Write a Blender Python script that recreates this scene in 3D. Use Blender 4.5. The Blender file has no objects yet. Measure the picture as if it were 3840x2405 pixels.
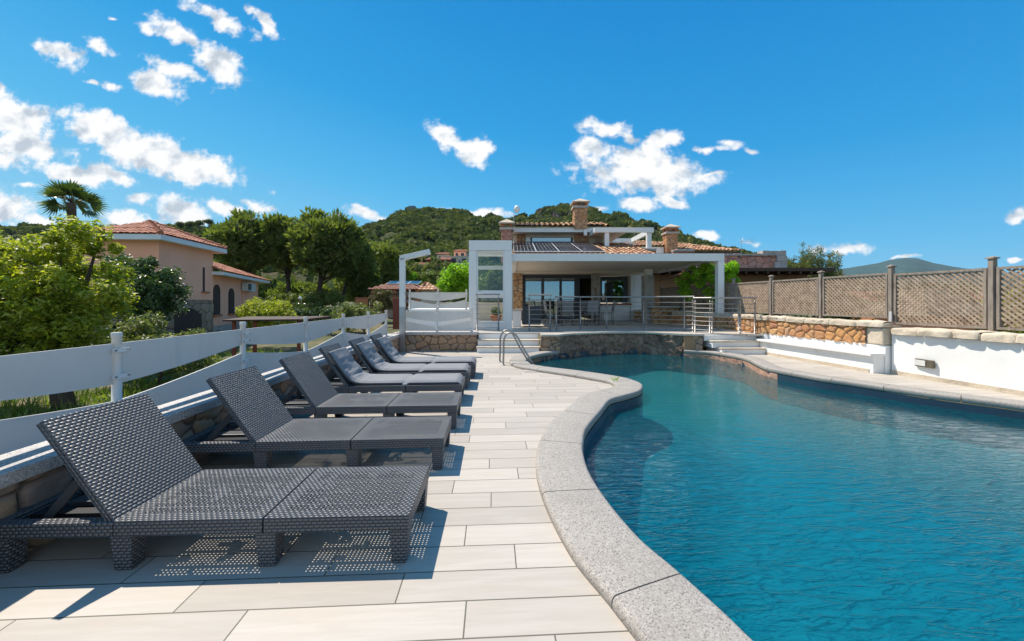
import bpy, math, random
import numpy as np
from mathutils import Vector, Matrix
from mathutils.geometry import tessellate_polygon
random.seed(7); rng = np.random.default_rng(7)
C = bpy.context.scene.collection
S = bpy.context.scene
R = math.radians

# ------------------------------------------------------------------ camera
F0, U0, V0, EYE = 1400.0, 1920.0, 1131.0, 1.4      # lens and level horizon of the photograph, eye height in metres
cam = bpy.data.cameras.new("camera"); camo = bpy.data.objects.new("camera", cam); C.objects.link(camo)
camo.location = (0, 0, EYE); camo.rotation_euler = (R(90), 0, 0)
cam.sensor_width = 36; cam.lens = 36 * F0 / 3840; cam.shift_y = -(1202.5 - V0) / 3840
cam.clip_start = .05; cam.clip_end = 20000
S.camera = camo

# ------------------------------------------------------------------ light
SUN = Vector((-.145, .095, .267)).normalized()
SUN_EL = math.asin(SUN.z); SUN_AZ = math.atan2(SUN.x, SUN.y)
sl = bpy.data.lights.new("sun", 'SUN'); sl.energy = 4.6; sl.angle = R(.5); sl.color = (1, .91, .79)
so = bpy.data.objects.new("sun", sl); C.objects.link(so); so.location = (-20, 13, 40)
so.rotation_euler = (-SUN).to_track_quat('-Z', 'Y').to_euler()
S.view_settings.view_transform = 'Standard'; S.view_settings.look = 'None'
S.view_settings.exposure = 0.54; S.view_settings.gamma = 1; S.view_settings.use_curve_mapping = False
S.render.film_transparent = False
S.cycles.max_bounces = 6; S.cycles.diffuse_bounces = 3; S.cycles.glossy_bounces = 3; S.cycles.transmission_bounces = 4
S.cycles.transparent_max_bounces = 16; S.cycles.caustics_reflective = False; S.cycles.caustics_refractive = False
S.cycles.use_denoising = True
try: S.cycles.denoiser = 'OPENIMAGEDENOISE'
except Exception: pass

# ------------------------------------------------------------------ node helpers
class NT:
    def __init__(s, tree): s.t = tree; s.n = tree.nodes; s.l = tree.links
    def new(s, typ, **kw):
        n = s.n.new(typ)
        for k, v in kw.items(): setattr(n, k, v)
        return n
    def put(s, sock, v):
        if v is None: return
        if isinstance(v, bpy.types.NodeSocket): s.l.new(v, sock)
        else:
            if isinstance(v, (tuple, list)) and len(v) == 3 and sock.type == 'RGBA': v = (*v, 1)
            sock.default_value = v
    def math(s, op, a, b=None, c=None, clamp=False):
        n = s.new('ShaderNodeMath', operation=op, use_clamp=clamp)
        s.put(n.inputs[0], a); s.put(n.inputs[1], b); s.put(n.inputs[2], c); return n.outputs[0]
    def vmath(s, op, a, b=None):
        n = s.new('ShaderNodeVectorMath', operation=op)
        s.put(n.inputs[0], a); s.put(n.inputs[1], b)
        return n.outputs['Value'] if op in ('LENGTH', 'DOT_PRODUCT', 'DISTANCE') else n.outputs[0]
    def mix(s, f, a, b, blend='MIX'):
        n = s.new('ShaderNodeMix', data_type='RGBA', blend_type=blend)
        s.put(n.inputs[0], f); s.put(n.inputs[6], a); s.put(n.inputs[7], b); return n.outputs[2]
    def ramp(s, f, stops, interp='LINEAR'):
        n = s.new('ShaderNodeValToRGB'); cr = n.color_ramp; cr.interpolation = interp
        while len(cr.elements) < len(stops): cr.elements.new(.5)
        for e, (p, c) in zip(cr.elements, stops):
            e.position = p; e.color = (*c, 1) if len(c) == 3 else c
        s.put(n.inputs[0], f); return n.outputs[0]
    def smooth(s, x, a, b, lo=0., hi=1.):
        n = s.new('ShaderNodeMapRange', interpolation_type='SMOOTHSTEP')
        s.put(n.inputs[0], x); s.put(n.inputs[1], a); s.put(n.inputs[2], b); s.put(n.inputs[3], lo); s.put(n.inputs[4], hi)
        return n.outputs[0]
    def noise(s, vec, scale, detail=3, rough=.55, dist=0., out=0, dim='3D'):
        n = s.new('ShaderNodeTexNoise', noise_dimensions=dim)
        s.put(n.inputs['Vector'], vec); s.put(n.inputs['Scale'], scale); s.put(n.inputs['Detail'], detail)
        s.put(n.inputs['Roughness'], rough); s.put(n.inputs['Distortion'], dist); return n.outputs[out]
    def sep(s, v):
        n = s.new('ShaderNodeSeparateXYZ'); s.put(n.inputs[0], v); return n.outputs
    def comb(s, x, y, z=0.):
        n = s.new('ShaderNodeCombineXYZ'); s.put(n.inputs[0], x); s.put(n.inputs[1], y); s.put(n.inputs[2], z); return n.outputs[0]
    def scalev(s, v, sc):
        return s.vmath('MULTIPLY', v, sc)
    def bump(s, h, strength=.3, dist=.01, normal=None):
        n = s.new('ShaderNodeBump'); n.inputs['Strength'].default_value = strength; n.inputs['Distance'].default_value = dist
        s.put(n.inputs['Height'], h); s.put(n.inputs['Normal'], normal); return n.outputs[0]
    def obj(s): return s.new('ShaderNodeTexCoord').outputs['Object']
    def uv(s): return s.new('ShaderNodeTexCoord').outputs['UV']
    def pos(s): return s.new('ShaderNodeNewGeometry').outputs['Position']
    def attr(s, name): return s.new('ShaderNodeAttribute', attribute_name=name).outputs['Fac']

def newmat(name):
    m = bpy.data.materials.new(name); m.use_nodes = True
    t = NT(m.node_tree); b = t.n['Principled BSDF']; return m, t, b, t.n['Material Output']

def mat(name, c1, c2=None, scale=3., rough=.6, bump=.0, bscale=40., metal=0., spec=.4, detail=4, coords='obj', stretch=None, c3=None, bdist=.01, dist=0.):
    m, t, b, o = newmat(name)
    v = t.pos() if coords == 'pos' else (t.uv() if coords == 'uv' else t.obj())
    if stretch: v = t.scalev(v, stretch)
    c2 = c2 or tuple(x * .82 for x in c1)
    n = t.noise(v, scale, detail, .6, dist)
    st = [(.3, c2), (.7, c1)] if not c3 else [(.28, c2), (.5, c1), (.74, c3)]
    t.put(b.inputs['Base Color'], t.ramp(n, st))
    b.inputs['Roughness'].default_value = rough; b.inputs['Metallic'].default_value = metal
    b.inputs['Specular IOR Level'].default_value = spec
    if bump: t.put(b.inputs['Normal'], t.bump(t.noise(v, bscale, 5, .65), bump, bdist))
    return m

# ------------------------------------------------------------------ sky with clouds (direction based)
w = bpy.data.worlds.new("World"); S.world = w; w.use_nodes = True
def build_world():
    t = NT(w.node_tree); bg = t.n['Background']; bg.inputs['Strength'].default_value = SKY_STRENGTH
    sky = t.new('ShaderNodeTexSky', sky_type='NISHITA'); sky.sun_disc = False
    sky.sun_elevation = SUN_EL; sky.sun_rotation = SUN_AZ
    sky.altitude = 300; sky.air_density = 1.0; sky.dust_density = .05; sky.ozone_density = 1.5
    hs = t.new('ShaderNodeHueSaturation'); hs.inputs['Saturation'].default_value = 1.25; hs.inputs['Hue'].default_value = .48
    t.l.new(sky.outputs[0], hs.inputs['Color'])
    d = t.new('ShaderNodeTexCoord').outputs['Generated']
    x, y, z = t.sep(d)
    yy = t.math('MAXIMUM', y, .02)
    # clear Mediterranean air: deep azure overhead and to the right, paler towards the horizon and the sun
    el = t.math('ADD', z, t.math('MULTIPLY', x, .15)); kk = 1.0 / SKY_STRENGTH
    az = t.ramp(t.math('MULTIPLY', t.math('MAXIMUM', el, 0.), 1.35), SKYRAMP)
    skyc = t.mix(.88, hs.outputs[0], t.scalev(az, (kk, kk, kk)))
    p = t.comb(t.math('DIVIDE', x, yy), t.math('DIVIDE', z, yy), 0.)
    warp = t.vmath('SUBTRACT', t.noise(p, 9., 3, .6, out=1), (.5, .5, .5))
    pw = t.vmath('ADD', p, t.scalev(warp, (.07, .05, 0)))
    best = None
    # (u, v, half width, half height, tilt in degrees, softness) in photo pixels of 2414x1512, turned into directions here
    for (u, v, ru, rv, a, wt) in CLOUDS:
        cx = (u * 1.5907 - U0) / F0; cy = (V0 - v * 1.5907) / F0
        mp = t.new('ShaderNodeMapping', vector_type='TEXTURE')
        mp.inputs['Location'].default_value = (cx, cy, 0); mp.inputs['Rotation'].default_value = (0, 0, R(-a))
        mp.inputs['Scale'].default_value = (ru * 1.5907 / F0, rv * 1.5907 / F0, 1)
        t.put(mp.inputs['Vector'], pw)
        q = t.math('ADD', t.vmath('LENGTH', mp.outputs[0]), wt)
        best = q if best is None else t.math('SMOOTH_MIN', best, q, .25)
    def fbm(off):
        pv = t.vmath('ADD', p, off)
        n1 = t.noise(t.vmath('ADD', t.scalev(pv, (1, 1.25, 0)), (3.1, 1.7, .4)), 11., 9, .62)
        n2 = t.noise(t.vmath('ADD', pv, (1.3, 7.7, .9)), 40., 6, .6)
        return t.math('ADD', t.math('MULTIPLY', n1, .72), t.math('MULTIPLY', n2, .28))
    n0 = fbm((0, 0, 0)); n1 = fbm((-.012, .02, 0))
    den = t.math('ADD', t.math('SUBTRACT', 1.0, best), t.math('MULTIPLY', t.math('SUBTRACT', n0, .5), 3.7))
    mask = t.math('POWER', t.smooth(den, -.26, .46), 1.15)
    front = t.smooth(y, .05, .15)
    mask = t.math('MULTIPLY', mask, front)
    s0 = t.noise(t.scalev(p, (1, 1.25, 1)), 13., 4, .5); s1 = t.noise(t.scalev(t.vmath('ADD', p, (-.014, .026, 0)), (1, 1.25, 1)), 13., 4, .5)
    lit = t.math('ADD', .66, t.math('ADD', t.math('MULTIPLY', t.math('SUBTRACT', s0, s1), 3.2), t.math('MULTIPLY', t.math('SUBTRACT', n0, n1), .8)), clamp=True)
    core = t.smooth(den, .6, 1.7)                               # thick middles a little greyer
    lit = t.math('SUBTRACT', lit, t.math('MULTIPLY', core, .12), clamp=True)
    k = 1.0 / SKY_STRENGTH
    col = t.ramp(lit, [(.05, (.38, .43, .49)), (.45, (.57, .60, .63)), (.75, (.71, .71, .71))])
    col = t.scalev(col, (k, k, k))
    # unseen pale cloud added behind the camera as fill light for walls facing it
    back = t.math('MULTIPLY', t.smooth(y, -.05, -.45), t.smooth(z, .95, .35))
    fill_cloud = t.smooth(t.noise(d, 2.2, 6, .6), .30, .62); back = t.math('MULTIPLY', back, t.math('MULTIPLY', fill_cloud, t.math('MULTIPLY', t.smooth(z, .06, .28), .58)))
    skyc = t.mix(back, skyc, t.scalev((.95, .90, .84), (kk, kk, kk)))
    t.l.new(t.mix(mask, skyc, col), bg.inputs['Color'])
SKY_STRENGTH = .10
SKYRAMP = [(0., (.225, .45, .60)), (.10, (.14, .39, .585)), (.30, (.055, .325, .585)), (.55, (.010, .24, .535)), (.85, (.002, .18, .47))]
CLOUDS = [  # u, v, ru, rv, tilt(clockwise), bias
    (150, 130, 72, 26, 22, .15), (240, 112, 52, 24, 30, .45), (262, 200, 30, 16, 15, .45), (215, 190, 25, 10, 10, .55),
    (365, 195, 64, 30, 22, .0), (420, 165, 80, 22, 25, .1), (510, 160, 85, 40, 52, .05), (430, 82, 90, 24, 32, .25), (350, 68, 50, 22, 10, .4),
    (520, 48, 98, 22, 25, .1), (625, 55, 60, 18, 50, .3), (272, 50, 22, 8, 0, .55),
    (25, 275, 95, 48, 30, -.1), (60, 345, 95, 34, 12, -.1), (-20, 215, 50, 26, 20, .0), (10, 375, 60, 24, 12, .0),
    (235, 312, 85, 40, 25, -.1), (375, 366, 165, 40, 18, -.15), (485, 398, 66, 26, 8, .0), (155, 410, 105, 22, 6, .0), (238, 400, 30, 30, 40, .15),
    (290, 425, 44, 18, 30, .2), (60, 437, 60, 12, 5, .3), (20, 490, 55, 50, 25, -.1), (70, 520, 60, 24, 20, .1),
    (330, 470, 40, 18, 5, .35), (420, 495, 66, 36, 20, .0), (300, 520, 90, 22, 8, .0), (520, 488, 60, 22, 25, .25), (600, 490, 46, 20, 8, .1), (560, 500, 40, 20, 5, .3),
    (1045, 318, 50, 26, 42, .1), (1125, 355, 40, 26, -25, .1), (1080, 340, 45, 16, 20, .35),
    (1425, 300, 62, 28, 5, .05), (1400, 345, 50, 30, -8, .05), (1475, 320, 40, 16, 20, .4), (1565, 332, 50, 22, -15, .2),
    (1520, 405, 138, 46, 8, -.2), (1500, 370, 85, 30, 0, .0), (1420, 415, 40, 14, 25, .2), (1680, 412, 46, 9, -8, .35),
    (1670, 353, 58, 12, 5, .2), (1712, 345, 34, 16, 10, .3), (1765, 359, 22, 10, 5, .25),
    (1505, 485, 58, 19, 0, .05), (1575, 477, 50, 12, 5, .1), (1413, 490, 26, 14, 0, .2),
    (1110, 507, 78, 15, 2, .0), (870, 502, 52, 16, 15, .15), (895, 512, 24, 14, 20, .2), (1668, 553, 26, 14, 0, .1),
    (2005, 585, 62, 15, -3, .05), (1920, 585, 40, 18, 0, .3), (2400, 505, 34, 18, 0, .1), (1770, 570, 36, 12, 0, .5), (2400, 612, 30, 7, 0, .3), (2130, 608, 50, 6, -8, .3),
]
build_world()
# ------------------------------------------------------------------ object helpers
TH = math.atan2(73, 1400)                    # the deck, the fences and the loungers are turned 3 degrees to the view
RA = Vector((math.cos(TH), math.sin(TH), 0)); FA = Vector((-math.sin(TH), math.cos(TH), 0))
def L(a, b, z=0.): return RA * a + FA * b + Vector((0, 0, z))
def P(u, v, d): return Vector(((u - U0) / F0 * d, d, EYE + (V0 - v) / F0 * d))
def G(u, v, z):
    d = F0 * (EYE - z) / (v - V0); return Vector(((u - U0) / F0 * d, d, z))
def X(u, d): return (u - U0) / F0 * d
def Z(v, d): return EYE + (V0 - v) / F0 * d

def tag(o, label=None, cat=None, group=None, kind=None):
    if label: o['label'] = label
    if cat: o['category'] = cat
    if group: o['group'] = group
    if kind: o['kind'] = kind
    return o
def thing(name, label, cat, loc=(0, 0, 0), group=None, rz=0.):
    o = bpy.data.objects.new(name, None); C.objects.link(o); o.empty_display_size = .2
    o.location = loc; o.rotation_euler = (0, 0, rz)
    return tag(o, label, cat, group)
def wm(o):
    m = o.matrix_basis.copy()
    return (wm(o.parent) @ o.matrix_parent_inverse @ m) if o.parent else m

class MB:
    def __init__(s): s.v = []; s.f = []; s.uv = []; s.mi = []; s.sm = []
    def add(s, vs, fs, M=None, mi=0, smooth=False, uvs=None):
        b = len(s.v); vs = [Vector(v) for v in vs]
        for f in fs:
            s.f.append([b + i for i in f]); s.mi.append(mi); s.sm.append(smooth)
            if uvs is not None: s.uv.append([uvs[i] for i in f]); continue
            p = [vs[i] for i in f]; n = Vector((0, 0, 0))
            for i in range(len(p)):
                a, c = p[i], p[(i + 1) % len(p)]
                n += Vector(((a.y - c.y) * (a.z + c.z), (a.z - c.z) * (a.x + c.x), (a.x - c.x) * (a.y + c.y)))
            ax = max(range(3), key=lambda k: abs(n[k]))
            s.uv.append([(q.y, q.z) if ax == 0 else ((q.x, q.z) if ax == 1 else (q.x, q.y)) for q in p])
        s.v += [(M @ v) if M else v for v in vs]
        return s
    def box(s, x0, x1, y0, y1, z0, z1, M=None, mi=0, top=None):
        if x0 > x1: x0, x1 = x1, x0
        if y0 > y1: y0, y1 = y1, y0
        if z0 > z1: z0, z1 = z1, z0
        vs = [(x0, y0, z0), (x1, y0, z0), (x1, y1, z0), (x0, y1, z0), (x0, y0, z1), (x1, y0, z1), (x1, y1, z1), (x0, y1, z1)]
        fs = [(0, 3, 2, 1), (4, 5, 6, 7), (0, 1, 5, 4), (1, 2, 6, 5), (2, 3, 7, 6), (3, 0, 4, 7)]
        return s.add(vs, fs, M, mi)
    def taper(s, x0, x1, y0, y1, z0, z1, t, M=None, mi=0, sx=None):   # box narrowed by t at the bottom
        vs = [(x0 + t, y0 + t, z0), (x1 - t, y0 + t, z0), (x1 - t, y1 - t, z0), (x0 + t, y1 - t, z0), (x0, y0, z1), (x1, y0, z1), (x1, y1, z1), (x0, y1, z1)]
        return s.add(vs, [(0, 3, 2, 1), (4, 5, 6, 7), (0, 1, 5, 4), (1, 2, 6, 5), (2, 3, 7, 6), (3, 0, 4, 7)], M, mi)
    def beam(s, a, b, wd, h, mi=0, up=(0, 0, 1)):
        a, b = Vector(a), Vector(b); ln = (b - a).length; x = (b - a).normalized(); up = Vector(up)
        y = up.cross(x)
        if y.length < 1e-4: y = Vector((0, 1, 0)).cross(x)
        y.normalize(); z = x.cross(y)
        M = Matrix(((x.x, y.x, z.x, a.x), (x.y, y.y, z.y, a.y), (x.z, y.z, z.z, a.z), (0, 0, 0, 1)))
        return s.box(0, ln, -wd / 2, wd / 2, -h / 2, h / 2, M, mi)
    def tube(s, pts, r, n=10, mi=0, cap=True, smooth=True):
        pts = [Vector(p) for p in pts]; k = len(pts); rr = r if isinstance(r, (list, tuple)) else [r] * k
        vs, fs = [], []; ref = None
        for i in range(k):
            d = (pts[min(i + 1, k - 1)] - pts[max(i - 1, 0)]).normalized()
            if ref is None: ref = d.orthogonal().normalized()
            ref = (ref - d * ref.dot(d)); ref = ref.normalized() if ref.length > 1e-5 else d.orthogonal().normalized()
            bi = d.cross(ref)
            vs += [pts[i] + (ref * math.cos(2 * math.pi * j / n) + bi * math.sin(2 * math.pi * j / n)) * rr[i] for j in range(n)]
        for i in range(k - 1):
            for j in range(n):
                j2 = (j + 1) % n; fs.append((i * n + j, i * n + j2, (i + 1) * n + j2, (i + 1) * n + j))
        s.add(vs, fs, None, mi, smooth)
        if cap: s.add(vs[:n], [tuple(range(n))[::-1]], None, mi); s.add(vs[-n:], [tuple(range(n))], None, mi)
        return s
    def cyl(s, p, r, h, n=16, mi=0, r2=None):
        p = Vector(p); return s.tube([p, p + Vector((0, 0, h))], [r, r if r2 is None else r2], n, mi)
    def lathe(s, c, prof, n=16, mi=0):
        c = Vector(c); k = len(prof); vs = []; fs = []
        for (r, z) in prof: vs += [c + Vector((r * math.cos(2 * math.pi * j / n), r * math.sin(2 * math.pi * j / n), z)) for j in range(n)]
        for i in range(k - 1):
            for j in range(n): fs.append((i * n + j, i * n + (j + 1) % n, (i + 1) * n + (j + 1) % n, (i + 1) * n + j))
        s.add(vs, fs, None, mi, True); s.add(vs[-n:], [tuple(range(n))], None, mi); s.add(vs[:n], [tuple(range(n))[::-1]], None, mi); return s
    def poly(s, pts2, z0, z1=None, mi=0, holes=()):       # flat polygon (with holes) or prism
        loops = [[Vector((p[0], p[1], 0)) for p in pts2]] + [[Vector((p[0], p[1], 0)) for p in h] for h in holes]
        flat = [p for l in loops for p in l]; tris = tessellate_polygon(loops)
        zt = z0 if z1 is None else z1
        def up(t):
            a, b, c = (flat[i] for i in t); return t if (b - a).cross(c - a).z > 0 else t[::-1]
        tris = [up(tuple(t)) for t in tris]
        s.add([(p.x, p.y, zt) for p in flat], tris, None, mi)
        if z1 is not None:
            s.add([(p.x, p.y, z0) for p in flat], [t[::-1] for t in tris], None, mi)
            l = loops[0]; k = len(l); area = sum(l[i].x * l[(i + 1) % k].y - l[(i + 1) % k].x * l[i].y for i in range(k))
            vs = [(p.x, p.y, z0) for p in l] + [(p.x, p.y, z1) for p in l]
            fs = [(i, (i + 1) % k, k + (i + 1) % k, k + i) for i in range(k)]
            if area < 0: fs = [f[::-1] for f in fs]
            s.add(vs, fs, None, mi)
        return s
    def sheet(s, pts2, z): return s.poly(pts2, z)
    def build(s, name, m, parent=None, bevel=0., label=None, cat=None, group=None, kind=None, recentre=True, seg=2):
        me = bpy.data.meshes.new(name)
        vs = s.v; loc = Vector((0, 0, 0))
        if parent is None and recentre and kind is None:
            a = np.array([tuple(v) for v in vs]); lo, hi = a.min(0), a.max(0)
            loc = Vector(((lo[0] + hi[0]) / 2, (lo[1] + hi[1]) / 2, lo[2])); vs = [v - loc for v in vs]
        me.from_pydata([tuple(v) for v in vs], [], s.f)
        uvl = me.uv_layers.new(name='UVMap')
        flat = [c for f in s.uv for q in f for c in q]
        uvl.data.foreach_set('uv', flat)
        me.polygons.foreach_set('material_index', s.mi); me.polygons.foreach_set('use_smooth', s.sm)
        me.validate(); me.update()
        for mm in (m if isinstance(m, (list, tuple)) else [m]): me.materials.append(mm)
        o = bpy.data.objects.new(name, me); C.objects.link(o); o.location = loc
        if parent: o.parent = parent; o.matrix_parent_inverse = wm(parent).inverted()
        if bevel:
            b = o.modifiers.new('bevel', 'BEVEL'); b.width = bevel; b.segments = seg; b.limit_method = 'ANGLE'; b.angle_limit = R(40)
            b.harden_normals = False
        return tag(o, label, cat, group, kind)

def raw(name, v, f, m, parent=None, smooth=False, attrs=None, label=None, cat=None, group=None, kind=None, fattrs=None, recentre=True):
    v = np.asarray(v, float); loc = Vector((0, 0, 0))
    if parent is None and kind is None and recentre:
        lo, hi = v.min(0), v.max(0); c = np.array([(lo[0] + hi[0]) / 2, (lo[1] + hi[1]) / 2, lo[2]]); v = v - c; loc = Vector(c)
    f = np.asarray(f, np.int32); me = bpy.data.meshes.new(name); k = f.shape[1]
    me.vertices.add(len(v)); me.vertices.foreach_set('co', v.astype(np.float32).ravel())
    me.loops.add(f.size); me.loops.foreach_set('vertex_index', f.ravel())
    me.polygons.add(len(f)); me.polygons.foreach_set('loop_start', np.arange(0, f.size, k, dtype=np.int32)); me.polygons.foreach_set('loop_total', np.full(len(f), k, np.int32))
    me.polygons.foreach_set('use_smooth', np.full(len(f), smooth, bool))
    me.update(calc_edges=True); me.validate()
    for nm, a in (attrs or {}).items():
        at = me.attributes.new(nm, 'FLOAT', 'POINT'); at.data.foreach_set('value', np.asarray(a, np.float32))
    for nm, a in (fattrs or {}).items():
        at = me.attributes.new(nm, 'FLOAT', 'FACE'); at.data.foreach_set('value', np.asarray(a, np.float32))
    me.materials.append(m)
    o = bpy.data.objects.new(name, me); C.objects.link(o); o.location = loc
    if parent: o.parent = parent; o.matrix_parent_inverse = wm(parent).inverted()
    return tag(o, label, cat, group, kind)

def copy_tree(o, parent=None):
    c = o.copy(); C.objects.link(c)
    if parent: c.parent = parent; c.matrix_parent_inverse = o.matrix_parent_inverse.copy()
    for ch in list(o.children): copy_tree(ch, c)
    return c

def catmull(pts, n=8, closed=False):
    p = [np.array(q, float) for q in pts]; out = []; k = len(p)
    rngi = range(k if closed else k - 1)
    for i in rngi:
        a = p[(i - 1) % k] if (closed or i > 0) else 2 * p[0] - p[1]
        b = p[i]; c = p[(i + 1) % k]
        d = p[(i + 2) % k] if (closed or i + 2 < k) else 2 * p[-1] - p[-2]
        for j in range(n):
            t = j / n
            out.append(.5 * ((2 * b) + (-a + c) * t + (2 * a - 5 * b + 4 * c - d) * t * t + (-a + 3 * b - 3 * c + d) * t ** 3))
    if not closed: out.append(p[-1])
    return out

# smooth value noise in numpy (2-D), several octaves
def vnoise(x, y, seed=0, octv=4, rough=.5):
    x = np.asarray(x, float); y = np.asarray(y, float); tot = np.zeros(np.broadcast(x, y).shape); amp = 1.; nrm = 0.
    for o in range(octv):
        xi = np.floor(x).astype(np.int64); yi = np.floor(y).astype(np.int64); fx = x - xi; fy = y - yi
        fx = fx * fx * (3 - 2 * fx); fy = fy * fy * (3 - 2 * fy)
        def h(a, b):
            n = (a * 374761393 + b * 668265263 + (seed + o * 17) * 974634077) & 0x7fffffff
            n = ((n ^ (n >> 13)) * 1274126177) & 0x7fffffff
            return ((n ^ (n >> 16)) & 0xffff) / 65535.
        v = (h(xi, yi) * (1 - fx) + h(xi + 1, yi) * fx) * (1 - fy) + (h(xi, yi + 1) * (1 - fx) + h(xi + 1, yi + 1) * fx) * fy
        tot += v * amp; nrm += amp; amp *= rough; x = x * 2.03 + 5.1; y = y * 2.03 + 9.7
    return tot / nrm

# ------------------------------------------------------------------ rubble wall: real displaced stones along a path
def stone_face(name, path, z0, z1, m, parent, size=.2, depth=.03, res=.02, side=1, seed=1, aspect=1.25, jit=.85):
    pts = [np.array((p[0], p[1]), float) for p in path]
    seg = [np.linalg.norm(pts[i + 1] - pts[i]) for i in range(len(pts) - 1)]; tot = sum(seg)
    ns = max(2, int(tot / res)); nz = max(2, int((z1 - z0) / res))
    sv = np.linspace(0, tot, ns + 1); zv = np.linspace(z0, z1, nz + 1)
    cum = np.concatenate([[0], np.cumsum(seg)]); xy = np.stack([np.interp(sv, cum, [p[i] for p in pts]) for i in (0, 1)], 1)
    tg = np.gradient(xy, axis=0); tg /= np.linalg.norm(tg, axis=1)[:, None]; nr = np.stack([tg[:, 1], -tg[:, 0]], 1) * side
    SS, ZZ = np.meshgrid(sv, zv - z0, indexing='ij'); SS = SS / (size * aspect); ZZ = ZZ / size
    wx = SS + .25 * (vnoise(SS * 1.7, ZZ * 1.7, seed + 5, 2) - .5); wz = ZZ + .25 * (vnoise(SS * 1.7 + 9, ZZ * 1.7, seed + 6, 2) - .5)
    r2 = np.random.default_rng(seed); gx = int(tot / (size * aspect)) + 5; gz = int((z1 - z0) / size) + 5
    off = r2.random((gx, gz, 3)); f1 = np.full(SS.shape, 9.); f2 = np.full(SS.shape, 9.); idv = np.zeros(SS.shape)
    ix = np.floor(wx).astype(int); iz = np.floor(wz).astype(int)
    for dx in (-1, 0, 1):
        for dz in (-1, 0, 1):
            a = np.clip(ix + dx + 2, 0, gx - 1); b = np.clip(iz + dz + 2, 0, gz - 1); o = off[a, b]
            px = ix + dx + .5 + (o[..., 0] - .5) * jit; pz = iz + dz + .5 + (o[..., 1] - .5) * jit
            dd = np.hypot(wx - px, wz - pz); n1 = dd < f1
            f2 = np.where(n1, f1, np.minimum(f2, dd)); idv = np.where(n1, o[..., 2], idv); f1 = np.minimum(f1, dd)
    e = np.clip((f2 - f1) / .26, 0, 1); e = e * e * (3 - 2 * e)
    rough = vnoise(SS * 5, ZZ * 5, seed + 3, 4) - .5
    disp = depth * (e * (.75 + .5 * idv) + .55 * rough * e) - depth * .3
    V = np.zeros(SS.shape + (3,)); V[..., 0] = xy[:, None, 0] + nr[:, None, 0] * disp; V[..., 1] = xy[:, None, 1] + nr[:, None, 1] * disp; V[..., 2] = zv[None, :]
    n = nz + 1; i, j = np.meshgrid(np.arange(ns), np.arange(nz), indexing='ij'); q = (i * n + j).ravel()
    F = np.stack([q, q + n, q + n + 1, q + 1], 1)
    if side < 0: F = F[:, ::-1]
    return raw(name, V.reshape(-1, 3), F, m, parent, smooth=True, attrs={'stone': idv.ravel(), 'joint': (1 - e).ravel()})

def stone_mat(name, cols, mortar, rough=.85):
    m, t, b, o = newmat(name); v = t.pos(); st = t.attr('stone')
    c = t.ramp(st, [(i / (len(cols) - 1), k) for i, k in enumerate(cols)])
    n = t.noise(v, 9., 6, .65); n2 = t.noise(v, 60., 4, .6)
    c = t.mix(t.math('MULTIPLY', t.smooth(n, .35, .7), .5), c, t.scalev(c, (1.35, 1.3, 1.25)))
    c = t.mix(t.math('MULTIPLY', t.smooth(n2, .5, .75), .35), c, t.scalev(c, (.55, .52, .5)))
    j = t.smooth(t.attr('joint'), .55, .9)
    t.put(b.inputs['Base Color'], t.mix(j, c, mortar)); b.inputs['Roughness'].default_value = rough; b.inputs['Specular IOR Level'].default_value = .2
    t.put(b.inputs['Normal'], t.bump(n2, .5, .01)); return m

# ------------------------------------------------------------------ barrel tile roof: eave a->b, top c (left) d (right)
def tile_roof(name, a, b, c, d, m, parent, pitch=.24, row=.36, amp=.05, seed=0):
    a, b, c, d = (np.array(tuple(q), float) for q in (a, b, c, d))
    e = (b - a); wd = np.linalg.norm(e); e /= wd
    n = np.cross(e, (c + d) / 2 - a); n /= np.linalg.norm(n)
    if n[2] < 0: n = -n
    up = np.cross(n, e)
    if up[2] < 0: up = -up
    cl = np.array([(c - a) @ e, (c - a) @ up]); dr = np.array([(d - a) @ e, (d - a) @ up]); h = (cl[1] + dr[1]) / 2
    lo, hi = min(0, cl[0]), max(wd, dr[0]); vs, fs, rn, bs = [], [], [], 0
    nc = max(1, int((hi - lo) / pitch)); pc = (hi - lo) / nc; K = 6; r2 = np.random.default_rng(seed); nr = max(1, int(h / row)); rh = h / nr
    for ic in range(nc):
        x0 = lo + ic * pc
        for ir in range(nr):
            y0, y1 = ir * rh, (ir + 1) * rh + .05
            ym = (y0 + y1) / 2; xm = x0 + pc / 2
            xl = cl[0] * ym / max(cl[1], 1e-6); xr = wd + (dr[0] - wd) * ym / max(dr[1], 1e-6)
            if xm < xl - pc * .3 or xm > xr + pc * .3: continue
            j = r2.normal(0, .006, 3); rv = r2.random()
            for iy, (yy, lift, rs) in enumerate(((y0, .028, 1.), (y1, .0, .86))):
                for k in range(K + 1):
                    t = k / K; ang = math.pi * t
                    px = x0 + pc * (.5 - .5 * math.cos(ang) * rs * 1.02) + j[0]; pz = amp * (math.sin(ang) ** .8 * 1.25 - .35) + lift + j[1]
                    vs.append(a + e * px + up * (yy + j[2]) + n * pz)
            for k in range(K): fs.append((bs + k, bs + k + 1, bs + K + 2 + k, bs + K + 1 + k)); rn.append(rv)
            # front mouth of the tile
            bs += 2 * (K + 1)
    # bedding below
    q = [a, b, a + e * dr[0] + up * dr[1], a + e * cl[0] + up * cl[1]]
    vs += [p - n * .02 for p in q]; fs.append((bs, bs + 1, bs + 2, bs + 3)); rn.append(.2)
    return raw(name, np.array(vs), np.array(fs), m, parent, smooth=True, fattrs={'rnd': rn})
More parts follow.
